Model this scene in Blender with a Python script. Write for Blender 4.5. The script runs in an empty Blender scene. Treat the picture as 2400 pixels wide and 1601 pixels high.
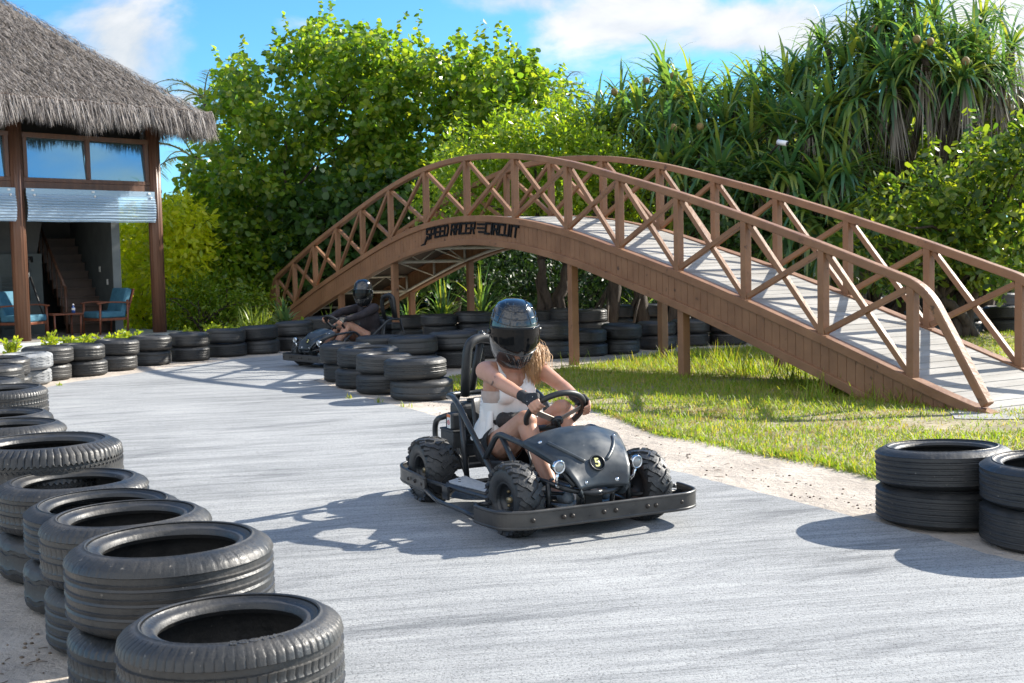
import bpy, bmesh, math, random
import numpy as np
from mathutils import Vector, Matrix
RNG = np.random.default_rng(7)
random.seed(7)
PI = math.pi
scene = bpy.context.scene
COL = scene.collection

# ------------------------------------------------------------------ camera geometry
FPX, PITCH, ROLL, CAMH = 2850.0, math.radians(3.83), math.radians(1.26), 1.42
cF = np.array([0, math.cos(PITCH), -math.sin(PITCH)])
_u = np.array([0, math.sin(PITCH), math.cos(PITCH)]); _r = np.array([1.0, 0, 0])
cU = _u*math.cos(ROLL) + _r*math.sin(ROLL); cR = _r*math.cos(ROLL) - _u*math.sin(ROLL)
CAM = np.array([0, 0, CAMH])
def ray(x, y): return cF*FPX + cR*(x-1200) + cU*(800.5-y)
def gz(x, y, z=0.0):                      # survey helper: photo pixel -> world point at height z
    d = ray(x, y); return CAM + d*((z-CAMH)/d[2])
def gd(x, y, D):                          # survey helper: photo pixel -> world point at distance Y = D
    d = ray(x, y); return CAM + d*(D/d[1])

# ------------------------------------------------------------------ object helpers
def link(o, parent=None):
    COL.objects.link(o)
    if parent is not None: o.parent = parent
    return o
def tag(o, label=None, cat=None, group=None, kind=None):
    if label: o['label'] = label
    if cat: o['category'] = cat
    if group: o['group'] = group
    if kind: o['kind'] = kind
    return o
def thing(name, label, cat, loc=(0, 0, 0), rotz=0.0, group=None):
    o = bpy.data.objects.new(name, None); o.empty_display_size = .1
    link(o); o.location = tuple(float(c) for c in loc); o.rotation_euler = (0, 0, rotz)
    return tag(o, label, cat, group)
def copy_tree(o, parent=None):
    c = o.copy(); link(c)
    if parent is not None: c.parent = parent
    for ch in list(o.children): copy_tree(ch, c)
    return c
def npmesh(name, V, Fq, mat, parent=None, smooth=False, mats=None, midx=None, col=None):
    """V (n,3), Fq: list of arrays of faces (each array of equal arity)"""
    me = bpy.data.meshes.new(name)
    V = np.asarray(V, dtype=np.float32).reshape(-1, 3)
    if isinstance(Fq, np.ndarray): Fq = [Fq]
    loops = np.concatenate([np.asarray(f).reshape(-1) for f in Fq]).astype(np.int32)
    tot = np.concatenate([np.full(len(f), np.asarray(f).shape[1]) for f in Fq]).astype(np.int32)
    start = np.concatenate([[0], np.cumsum(tot)[:-1]]).astype(np.int32)
    me.vertices.add(len(V)); me.vertices.foreach_set('co', V.ravel())
    me.loops.add(len(loops)); me.loops.foreach_set('vertex_index', loops)
    me.polygons.add(len(tot)); me.polygons.foreach_set('loop_start', start); me.polygons.foreach_set('loop_total', tot)
    if smooth: me.polygons.foreach_set('use_smooth', np.ones(len(tot), dtype=bool))
    if mats:
        for m in mats: me.materials.append(m)
        if midx is not None: me.polygons.foreach_set('material_index', np.asarray(midx, dtype=np.int32))
    elif mat: me.materials.append(mat)
    me.update(calc_edges=True); me.validate()
    return link(bpy.data.objects.new(name, me), parent)

class MB:
    """collects boxes, tubes, lathes ... and links them as ONE mesh object"""
    def __init__(s): s.v = []; s.f = []; s.sm = []
    def add(s, V, F, smooth=False):
        b = len(s.v); s.v.extend([tuple(float(c) for c in p) for p in V])
        for f in F: s.f.append([b+i for i in f]); s.sm.append(smooth)
    def box(s, c, size, M=None):
        x, y, z = [k/2 for k in size]
        P = [(-x,-y,-z),(x,-y,-z),(x,y,-z),(-x,y,-z),(-x,-y,z),(x,-y,z),(x,y,z),(-x,y,z)]
        if M is not None: P = [tuple(M @ Vector(p)) for p in P]
        P = [(p[0]+c[0], p[1]+c[1], p[2]+c[2]) for p in P]
        s.add(P, [(0,3,2,1),(4,5,6,7),(0,1,5,4),(1,2,6,5),(2,3,7,6),(3,0,4,7)])
    def bar(s, a, b, w, h, up=(0,0,1), ext=0.0):
        """rectangular bar from a to b, w across, h along 'up'"""
        a = Vector([float(k) for k in a]); b = Vector([float(k) for k in b]); d = (b-a).normalized(); a = a-d*ext; b = b+d*ext
        u = Vector(up); x = d.cross(u)
        if x.length < 1e-5: x = d.cross(Vector((1,0,0)))
        x.normalize(); u = x.cross(d).normalized()
        P = []
        for p in (a, b):
            for (i, j) in ((-1,-1),(1,-1),(1,1),(-1,1)): P.append(p + x*(i*w/2) + u*(j*h/2))
        s.add(P, [(0,3,2,1),(4,5,6,7),(0,1,5,4),(1,2,6,5),(2,3,7,6),(3,0,4,7)])
    def sweep(s, path, prof, up=(0,0,1), closed=False, smooth=False, caps=True):
        """sweep a closed 2D profile [(side,up)] along a path with fixed up"""
        P = [Vector([float(k) for k in p]) for p in path]; n = len(P); k = len(prof); V = []
        for i in range(n):
            if closed: t = P[(i+1)%n]-P[i-1]
            else: t = P[min(i+1,n-1)]-P[max(i-1,0)]
            t.normalize(); u = Vector(up); x = t.cross(u).normalized(); uu = x.cross(t).normalized()
            for (a, b) in prof: V.append(P[i]+x*a+uu*b)
        F = []
        for i in range(n if closed else n-1):
            j = (i+1) % n
            for q in range(k): F.append((i*k+q, i*k+(q+1)%k, j*k+(q+1)%k, j*k+q))
        if not closed and caps: F.append(tuple(range(k-1,-1,-1))); F.append(tuple((n-1)*k+q for q in range(k)))
        s.add(V, F, smooth)
    def tube(s, path, r, seg=8, closed=False, caps=True):
        P = [Vector([float(k) for k in p]) for p in path]; n = len(P)
        R = r if hasattr(r, '__len__') else [r]*n
        T = []
        for i in range(n):
            t = (P[(i+1)%n]-P[i-1]) if closed else (P[min(i+1,n-1)]-P[max(i-1,0)])
            T.append(t.normalized() if t.length > 1e-9 else Vector((0,0,1)))
        x = T[0].cross(Vector((0,0,1)))
        if x.length < .1: x = T[0].cross(Vector((1,0,0)))
        x.normalize(); V = []
        for i in range(n):
            x = (x - T[i]*x.dot(T[i]))
            if x.length < 1e-6: x = T[i].orthogonal()
            x.normalize(); y = T[i].cross(x)
            for q in range(seg):
                a = 2*PI*q/seg; V.append(P[i]+x*(math.cos(a)*R[i])+y*(math.sin(a)*R[i]))
        F = []
        for i in range(n if closed else n-1):
            j = (i+1) % n
            for q in range(seg): F.append((i*seg+q, i*seg+(q+1)%seg, j*seg+(q+1)%seg, j*seg+q))
        if caps and not closed: F.append(tuple(range(seg-1,-1,-1))); F.append(tuple((n-1)*seg+q for q in range(seg)))
        s.add(V, F, True)
    def lathe(s, prof, seg=32, axis='z', c=(0,0,0), closed=False, smooth=True, rfun=None):
        """prof [(r,h)] round an axis through c"""
        k = len(prof); V = []
        for i in range(seg):
            a = 2*PI*i/seg
            for q, (r, h) in enumerate(prof):
                rr = r if rfun is None else rfun(i, q, r)
                p = (rr*math.cos(a), rr*math.sin(a), h)
                if axis == 'y': p = (p[0], p[2], p[1])
                elif axis == 'x': p = (p[2], p[0], p[1])
                V.append((p[0]+c[0], p[1]+c[1], p[2]+c[2]))
        F = []
        for i in range(seg):
            j = (i+1) % seg
            for q in range(k if closed else k-1):
                w = (q+1) % k; F.append((i*k+q, j*k+q, j*k+w, i*k+w) if axis != 'y' else (i*k+q, i*k+w, j*k+w, j*k+q))
        s.add(V, F, smooth)
    def ball(s, c, r, seg=12, rings=8, squash=(1,1,1)):
        V = [(c[0], c[1], c[2]-r*squash[2])]
        for i in range(1, rings):
            t = -PI/2+PI*i/rings
            for q in range(seg):
                a = 2*PI*q/seg; V.append((c[0]+r*squash[0]*math.cos(t)*math.cos(a), c[1]+r*squash[1]*math.cos(t)*math.sin(a), c[2]+r*squash[2]*math.sin(t)))
        V.append((c[0], c[1], c[2]+r*squash[2])); F = []
        for q in range(seg): F.append((0, 1+(q+1)%seg, 1+q)); F.append((len(V)-1, len(V)-1-seg+q, len(V)-1-seg+(q+1)%seg))
        for i in range(rings-2):
            for q in range(seg): F.append((1+i*seg+q, 1+i*seg+(q+1)%seg, 1+(i+1)*seg+(q+1)%seg, 1+(i+1)*seg+q))
        s.add(V, F, True)
    def prism(s, poly, z0, z1, M=None):
        """extrude a 2D polygon (x,y) from z0 to z1, optional 4x4 M"""
        n = len(poly); V = [Vector((x, y, z0)) for x, y in poly]+[Vector((x, y, z1)) for x, y in poly]
        if M is not None: V = [M @ p for p in V]
        s.add(V, [tuple(range(n-1,-1,-1)), tuple(range(n,2*n))]+[(i,(i+1)%n,n+(i+1)%n,n+i) for i in range(n)])
    def build(s, name, mat, parent=None, bevel=0.0, bseg=2):
        me = bpy.data.meshes.new(name); me.from_pydata(s.v, [], s.f)
        me.polygons.foreach_set('use_smooth', s.sm)
        if mat: me.materials.append(mat)
        o = link(bpy.data.objects.new(name, me), parent)
        if bevel:
            b = o.modifiers.new('bevel', 'BEVEL'); b.width = bevel; b.segments = bseg; b.limit_method = 'ANGLE'; b.angle_limit = math.radians(40)
        return o

def catmull(P, n=8, closed=False):
    P = [np.array(p, float) for p in P]; out = []
    m = len(P)
    for i in range(m if closed else m-1):
        g = (lambda k: P[k % m]) if closed else (lambda k: P[min(max(k, 0), m-1)])
        a, b, c, d = g(i-1), g(i), g(i+1), g(i+2)
        for j in range(n):
            t = j/n
            out.append(.5*((2*b)+(c-a)*t+(2*a-5*b+4*c-d)*t*t+(3*b-a-3*c+d)*t**3))
    if not closed: out.append(P[-1])
    return out
def fillet(P, r=.05, n=6):
    """polyline with its inner corners rounded"""
    P = [np.array(p, float) for p in P]; out = [P[0]]
    for i in range(1, len(P)-1):
        a, b, c = P[i-1], P[i], P[i+1]
        la, lc = np.linalg.norm(a-b), np.linalg.norm(c-b); q = min(r, la*.48, lc*.48)
        s, e = b+(a-b)/la*q, b+(c-b)/lc*q
        for j in range(n+1):
            t = j/n; out.append((1-t)**2*s+2*t*(1-t)*b+t*t*e)
    out.append(P[-1]); return out

# ------------------------------------------------------------------ materials
def newmat(name):
    m = bpy.data.materials.new(name); m.use_nodes = True; nt = m.node_tree; nt.nodes.clear()
    return m, nt, nt.nodes, nt.links
def N(ns, t, **kw):
    n = ns.new(t)
    for k, v in kw.items():
        if k.startswith('i_'):
            key = k[2:]; n.inputs[int(key) if key.isdigit() else key.replace('_', ' ')].default_value = v
        else: setattr(n, k, v)
    return n
def ramp(ns, pts, interp='LINEAR'):
    r = ns.new('ShaderNodeValToRGB'); r.color_ramp.interpolation = interp; e = r.color_ramp.elements
    while len(e) > len(pts): e.remove(e[-1])
    while len(e) < len(pts): e.new(.5)
    for q, (p, c) in zip(e, pts): q.position = p; q.color = (*c, 1) if len(c) == 3 else c
    return r
def mat(name, c1, c2=None, rough=.5, scale=8.0, detail=6.0, metal=0.0, spec=.5, bump=0.0, bscale=None, stretch=None, coat=0.0,
        coords='Object', lo=.35, hi=.65, rvar=0.0, speck=None, speck_scale=60., speck_at=.68):
    m, nt, ns, L = newmat(name)
    out = N(ns, 'ShaderNodeOutputMaterial'); b = N(ns, 'ShaderNodeBsdfPrincipled'); L.new(b.outputs[0], out.inputs[0])
    b.inputs['Roughness'].default_value = rough; b.inputs['Metallic'].default_value = metal
    b.inputs['Specular IOR Level'].default_value = spec; b.inputs['Coat Weight'].default_value = coat; b.inputs['Coat Roughness'].default_value = .05
    b.inputs['Base Color'].default_value = (*c1, 1)
    tc = N(ns, 'ShaderNodeTexCoord'); src = tc.outputs[coords]
    if stretch:
        mp = N(ns, 'ShaderNodeMapping'); mp.inputs['Scale'].default_value = stretch; L.new(src, mp.inputs[0]); src = mp.outputs[0]
    if c2 is not None or bump or rvar:
        nz = N(ns, 'ShaderNodeTexNoise'); nz.inputs['Scale'].default_value = scale; nz.inputs['Detail'].default_value = detail; nz.inputs['Roughness'].default_value = .6
        L.new(src, nz.inputs['Vector'])
    if c2 is not None:
        r = ramp(ns, [(lo, c1), (hi, c2)]); L.new(nz.outputs['Fac'], r.inputs[0]); colout = r.outputs[0]
        if speck is not None:
            n2 = N(ns, 'ShaderNodeTexNoise'); n2.inputs['Scale'].default_value = speck_scale; n2.inputs['Detail'].default_value = 3; L.new(src, n2.inputs['Vector'])
            r2 = ramp(ns, [(speck_at, (0,0,0)), (speck_at+.08, (1,1,1))]); L.new(n2.outputs['Fac'], r2.inputs[0])
            mx = N(ns, 'ShaderNodeMix', data_type='RGBA'); L.new(r2.outputs[0], mx.inputs[0]); L.new(colout, mx.inputs[6]); mx.inputs[7].default_value = (*speck, 1); colout = mx.outputs[2]
        L.new(colout, b.inputs['Base Color'])
    if rvar:
        mr = N(ns, 'ShaderNodeMapRange'); mr.inputs[3].default_value = rough-rvar; mr.inputs[4].default_value = rough+rvar; mr.inputs[1].default_value = .3; mr.inputs[2].default_value = .7
        L.new(nz.outputs['Fac'], mr.inputs[0]); L.new(mr.outputs[0], b.inputs['Roughness'])
    if bump:
        n3 = N(ns, 'ShaderNodeTexNoise'); n3.inputs['Scale'].default_value = bscale or scale*3; n3.inputs['Detail'].default_value = 5; L.new(src, n3.inputs['Vector'])
        bp = N(ns, 'ShaderNodeBump'); bp.inputs['Strength'].default_value = bump; bp.inputs['Distance'].default_value = .02
        L.new(n3.outputs['Fac'], bp.inputs['Height']); L.new(bp.outputs[0], b.inputs['Normal'])
    return m
def leafmat(name, cols, trans=.45, rough=.38, tcol=1.5, spec=.4):
    """leaf: glossy diffuse top plus light passing through; colour differs from leaf to leaf"""
    m, nt, ns, L = newmat(name)
    out = N(ns, 'ShaderNodeOutputMaterial'); b = N(ns, 'ShaderNodeBsdfPrincipled'); t = N(ns, 'ShaderNodeBsdfTranslucent'); mx = N(ns, 'ShaderNodeMixShader')
    g = N(ns, 'ShaderNodeNewGeometry'); r = ramp(ns, [(i/(len(cols)-1), c) for i, c in enumerate(cols)]); L.new(g.outputs['Random Per Island'], r.inputs[0])
    L.new(r.outputs[0], b.inputs['Base Color']); b.inputs['Roughness'].default_value = rough; b.inputs['Specular IOR Level'].default_value = spec
    hs = N(ns, 'ShaderNodeMix', data_type='RGBA', blend_type='MULTIPLY'); hs.inputs[0].default_value = 1
    L.new(r.outputs[0], hs.inputs[6]); hs.inputs[7].default_value = (tcol*1.25, tcol*1.15, tcol*.4, 1); L.new(hs.outputs[2], t.inputs['Color'])
    mx.inputs[0].default_value = trans; L.new(b.outputs[0], mx.inputs[1]); L.new(t.outputs[0], mx.inputs[2]); L.new(mx.outputs[0], out.inputs[0])
    return m

# ------------------------------------------------------------------ foliage builders
LEAF_HEART = (np.array([[0,0,0],[.30,.44,-.08],[.72,.34,-.08],[1,0,-.05],[.72,-.34,-.08],[.30,-.44,-.08]]), np.array([[0,3,2,1],[0,5,4,3]]))
LEAF_OVAL = (np.array([[0,0,0],[.35,.21,-.05],[.75,.17,-.05],[1,0,-.02],[.75,-.17,-.05],[.35,-.21,-.05]]), np.array([[0,3,2,1],[0,5,4,3]]))
LEAF_SPOON = (np.array([[0,0,0],[.55,.20,-.03],[.88,.20,-.04],[1,0,-.05],[.88,-.20,-.04],[.55,-.20,-.03]]), np.array([[0,3,2,1],[0,5,4,3]]))
def leafcloud(P, D, Nn, S, tpl):
    """leaves with base P, length direction D, approximate normal Nn and size S -> V, F"""
    D = D/np.linalg.norm(D, axis=1, keepdims=True); Y = np.cross(Nn, D); Y /= np.linalg.norm(Y, axis=1, keepdims=True)+1e-9; Z = np.cross(D, Y)
    t, f = tpl; k = len(t)
    V = P[:,None,:] + S[:,None,None]*(t[None,:,0,None]*D[:,None,:] + t[None,:,1,None]*Y[:,None,:] + t[None,:,2,None]*Z[:,None,:])
    F = (np.arange(len(P))*k)[:,None,None] + f[None]
    return V.reshape(-1,3), F.reshape(-1, f.shape[1])
def randdir(n):
    v = RNG.normal(size=(n,3)); return v/np.linalg.norm(v, axis=1, keepdims=True)
def crown_leaves(clumps, n, size, tpl, droop=.3, shell=.55, up=.7):
    """clumps [(centre, radius vec3)] -> V, F; leaves turned outward and hanging a little"""
    C = np.array([c for c, r in clumps]); R = np.array([np.broadcast_to(r, 3) for c, r in clumps])
    w = (R[:,0]*R[:,2]); idx = RNG.choice(len(C), n, p=w/w.sum())
    d = randdir(n); rad = shell+(1.05-shell)*RNG.random(n)**.6
    P = C[idx]+d*R[idx]*rad[:,None]
    D = d*.7+randdir(n)*.8; D[:,2] -= droop
    Nn = np.array([0,0,up])+randdir(n)*.75+d*.25
    return leafcloud(P, D, Nn, size*(.65+.7*RNG.random(n)), tpl)
def straps(B, D0, length, width, bend, nseg=6, fold=0.0):
    """strap leaves: base points B, start directions D0, drooping by 'bend'; 2 rows of vertices per leaf"""
    n = len(B); D = D0/np.linalg.norm(D0, axis=1, keepdims=True); P = B.copy(); V = np.zeros((n, nseg+1, 2, 3))
    side = np.cross(D, np.array([0,0,1.0])); side += 1e-4; side /= np.linalg.norm(side, axis=1, keepdims=True)
    step = (length/nseg)[:,None]
    for i in range(nseg+1):
        t = i/nseg; w = width*(1-t)**.6*min(1, .55+t*2.5)
        if i == nseg: w = width*.04
        V[:,i,0] = P+side*(w*.5); V[:,i,1] = P-side*(w*.5)
        P = P+D*step; D = D.copy(); D[:,2] -= bend/nseg*(.4+1.4*t); D /= np.linalg.norm(D, axis=1, keepdims=True)
    base = (np.arange(n)*(nseg+1)*2)[:,None]; q = []
    for i in range(nseg): q.append(base+np.array([[2*i, 2*i+1, 2*i+3, 2*i+2]]))
    return V.reshape(-1,3), np.stack(q, 1).reshape(-1,4)
def merge(parts):
    V = []; F = []; b = 0
    for v, f in parts: V.append(v); F.append(f+b); b += len(v)
    return np.concatenate(V), np.concatenate(F)
def inpoly(px, py, poly):
    inside = np.zeros(len(px), bool); n = len(poly)
    for i in range(n):
        x1, y1 = poly[i]; x2, y2 = poly[(i+1) % n]
        c = ((y1 > py) != (y2 > py)) & (px < (x2-x1)*(py-y1)/(y2-y1+1e-12)+x1); inside ^= c
    return inside
def sample_poly(poly, n):
    P = np.array(poly, float); lo, hi = P.min(0), P.max(0); out = np.zeros((0,2))
    while len(out) < n:
        q = lo+(hi-lo)*RNG.random((n*3,2)); out = np.concatenate([out, q[inpoly(q[:,0], q[:,1], poly)]])
    return out[:n]
# ------------------------------------------------------------------ camera, light, sky
cam = bpy.data.cameras.new('camera'); camo = link(bpy.data.objects.new('camera', cam))
M = Matrix(((cR[0], cU[0], -cF[0], 0), (cR[1], cU[1], -cF[1], 0), (cR[2], cU[2], -cF[2], CAMH), (0, 0, 0, 1)))
camo.matrix_world = M
cam.sensor_width = 36; cam.lens = 36*FPX/2400; cam.clip_start = .05; cam.clip_end = 2000
cam.dof.use_dof = True; cam.dof.focus_distance = 6.9; cam.dof.aperture_fstop = 10.0
scene.camera = camo

SUN_AZ, SUN_EL = math.radians(60.0), math.radians(32.0)          # azimuth clockwise from the view direction
S = Vector((math.sin(SUN_AZ)*math.cos(SUN_EL), math.cos(SUN_AZ)*math.cos(SUN_EL), math.sin(SUN_EL)))
sun = bpy.data.lights.new('sun', 'SUN'); sun.energy = 4.3; sun.angle = math.radians(.53); sun.color = (1, .93, .82)
suno = link(bpy.data.objects.new('sun', sun)); suno.rotation_euler = S.to_track_quat('Z', 'Y').to_euler(); suno.location = (20, 20, 30)

world = bpy.data.worlds.new('World'); scene.world = world; world.use_nodes = True
nt = world.node_tree; ns = nt.nodes; L = nt.links; ns.clear()
out = N(ns, 'ShaderNodeOutputWorld'); bg = N(ns, 'ShaderNodeBackground'); L.new(bg.outputs[0], out.inputs[0]); bg.inputs[1].default_value = .14
sky = N(ns, 'ShaderNodeTexSky', sky_type='NISHITA', sun_disc=False, sun_elevation=SUN_EL, sun_rotation=SUN_AZ, altitude=0, air_density=1.0, dust_density=.25, ozone_density=3.0)
tc = N(ns, 'ShaderNodeTexCoord'); dirv = tc.outputs['Generated']
def vmath(op, a, b=None):
    n = N(ns, 'ShaderNodeVectorMath', operation=op); L.new(a, n.inputs[0]) if not isinstance(a, tuple) else setattr(n.inputs[0], 'default_value', a)
    if b is not None: L.new(b, n.inputs[1]) if not isinstance(b, tuple) else setattr(n.inputs[1], 'default_value', b)
    return n
def fmath(op, a, b=None, clamp=False):
    n = N(ns, 'ShaderNodeMath', operation=op, use_clamp=clamp)
    for i, q in enumerate((a, b)):
        if q is None: continue
        if isinstance(q, (int, float)): n.inputs[i].default_value = q
        else: L.new(q, n.inputs[i])
    return n.outputs[0]
nz = N(ns, 'ShaderNodeTexNoise'); nz.inputs['Scale'].default_value = 7.5; nz.inputs['Detail'].default_value = 9; nz.inputs['Roughness'].default_value = .56; nz.inputs['Distortion'].default_value = .25
mp = N(ns, 'ShaderNodeMapping'); mp.inputs['Scale'].default_value = (1, 1, 1.9); mp.inputs['Location'].default_value = (.31, .12, .4); L.new(dirv, mp.inputs[0]); L.new(mp.outputs[0], nz.inputs['Vector'])
# cloud banks: direction (photo survey), half sizes in radians, weight
banks = [((290, 110), (.075, .075), 1.05), ((215, 20), (.05, .04), .8), ((450, 230), (.05, .035), .75), ((520, 110), (.03, .012), .62), ((690, 55), (.03, .012), .55),
         ((1480, 45), (.12, .035), 1.0), ((1780, 75), (.15, .04), 1.0), ((1250, 5), (.09, .02), .85), ((1110, 10), (.05, .015), .7), ((2380, 120), (.07, .10), 1.0), ((1000, 250), (.25, .05), .34), ((100, 40), (.08, .03), .45),
         ((-1900, -900), (.5, .35), .85), ((4600, -300), (.5, .3), .85)]  # these two lie out of view, added to warm the fill light
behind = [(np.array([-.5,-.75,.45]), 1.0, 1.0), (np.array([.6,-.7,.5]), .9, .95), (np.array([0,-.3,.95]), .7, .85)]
acc = None
for (px, py), (sx, sy), wgt in banks:
    c = ray(px, py); c = c/np.linalg.norm(c); ax = np.cross(c, [0,0,1]); ax /= np.linalg.norm(ax); ay = np.cross(ax, c)
    df = vmath('SUBTRACT', dirv, tuple(c)).outputs[0]
    a = fmath('DIVIDE', vmath('DOT_PRODUCT', df, tuple(ax)).outputs['Value'], sx); b_ = fmath('DIVIDE', vmath('DOT_PRODUCT', df, tuple(ay)).outputs['Value'], sy)
    r2 = fmath('ADD', fmath('MULTIPLY', a, a), fmath('MULTIPLY', b_, b_))
    g = fmath('MULTIPLY', fmath('POWER', 2.718, fmath('MULTIPLY', r2, -1.0)), wgt)
    acc = g if acc is None else fmath('MAXIMUM', acc, g)
for c, sg, wgt in behind:                     # unseen clouds added behind the camera to fill the shaded sides
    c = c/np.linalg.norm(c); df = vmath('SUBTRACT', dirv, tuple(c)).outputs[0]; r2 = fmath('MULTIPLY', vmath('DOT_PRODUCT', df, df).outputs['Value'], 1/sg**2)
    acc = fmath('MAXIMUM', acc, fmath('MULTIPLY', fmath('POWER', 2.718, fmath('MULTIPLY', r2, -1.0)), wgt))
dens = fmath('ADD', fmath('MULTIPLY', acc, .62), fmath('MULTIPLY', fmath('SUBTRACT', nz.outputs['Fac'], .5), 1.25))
mr = N(ns, 'ShaderNodeMapRange', interpolation_type='SMOOTHSTEP'); mr.inputs[1].default_value = .29; mr.inputs[2].default_value = .60; L.new(dens, mr.inputs[0])
tint = N(ns, 'ShaderNodeMix', data_type='RGBA', blend_type='MULTIPLY'); tint.inputs[0].default_value = 1; L.new(sky.outputs[0], tint.inputs[6]); tint.inputs[7].default_value = (.25, .47, .61, 1)
cl = N(ns, 'ShaderNodeMix', data_type='RGBA'); L.new(fmath('MULTIPLY', mr.outputs[0], .93), cl.inputs[0]); L.new(tint.outputs[2], cl.inputs[6]); cr = ramp(ns, [(.38, (2.0,2.15,2.3)), (.62, (3.25,3.2,3.15))]); L.new(nz.outputs['Fac'], cr.inputs[0]); sb = vmath('DOT_PRODUCT', dirv, (-.2,-.95,.25)).outputs['Value']; lit = N(ns, 'ShaderNodeMapRange'); lit.inputs[1].default_value = 0; lit.inputs[2].default_value = .6; lit.inputs[3].default_value = .92; lit.inputs[4].default_value = 1.7; L.new(sb, lit.inputs[0])   # clouds behind the camera brightened for more fill light
cb = vmath('SCALE', cr.outputs[0]); L.new(lit.outputs[0], cb.inputs['Scale']); L.new(cb.outputs[0], cl.inputs[7])
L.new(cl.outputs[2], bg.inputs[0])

scene.view_settings.view_transform = 'Standard'; scene.view_settings.look = 'None'; scene.view_settings.exposure = 1.40; scene.view_settings.gamma = 1.0
cy = scene.cycles
cy.max_bounces = 7; cy.diffuse_bounces = 3; cy.glossy_bounces = 3; cy.transmission_bounces = 5; cy.transparent_max_bounces = 10
cy.caustics_reflective = False; cy.caustics_refractive = False
try: cy.use_denoising = True; cy.denoiser = 'OPENIMAGEDENOISE'
except Exception: pass
# ------------------------------------------------------------------ ground, track, lawn
def ground_mat():
    m, nt, ns, L = newmat('coral_sand')
    out = N(ns, 'ShaderNodeOutputMaterial'); b = N(ns, 'ShaderNodeBsdfPrincipled'); L.new(b.outputs[0], out.inputs[0]); b.inputs['Roughness'].default_value = .95; b.inputs['Specular IOR Level'].default_value = .15
    g = N(ns, 'ShaderNodeNewGeometry'); p = g.outputs['Position']
    n1 = N(ns, 'ShaderNodeTexNoise', i_Scale=1.6, i_Detail=8.0, i_Roughness=.65); L.new(p, n1.inputs['Vector'])
    n2 = N(ns, 'ShaderNodeTexNoise', i_Scale=38.0, i_Detail=5.0, i_Roughness=.7); L.new(p, n2.inputs['Vector'])
    r1 = ramp(ns, [(.3, (.36,.315,.27)), (.55, (.50,.445,.385)), (.75, (.60,.545,.48))]); L.new(n1.outputs['Fac'], r1.inputs[0])
    r2 = ramp(ns, [(.28, (.45,.41,.37)), (.40, (1,1,1)), (.75, (1.06,1.06,1.06))]); L.new(n2.outputs['Fac'], r2.inputs[0])
    mx = N(ns, 'ShaderNodeMix', data_type='RGBA', blend_type='MULTIPLY'); mx.inputs[0].default_value = .8; L.new(r1.outputs[0], mx.inputs[6]); L.new(r2.outputs[0], mx.inputs[7]); L.new(mx.outputs[2], b.inputs['Base Color'])
    n3 = N(ns, 'ShaderNodeTexNoise', i_Scale=7.0, i_Detail=9.0, i_Roughness=.68); L.new(p, n3.inputs['Vector'])
    bp = N(ns, 'ShaderNodeBump'); bp.inputs['Strength'].default_value = 1.0; bp.inputs['Distance'].default_value = .05; L.new(n3.outputs['Fac'], bp.inputs['Height']); L.new(bp.outputs[0], b.inputs['Normal'])
    return m
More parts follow.
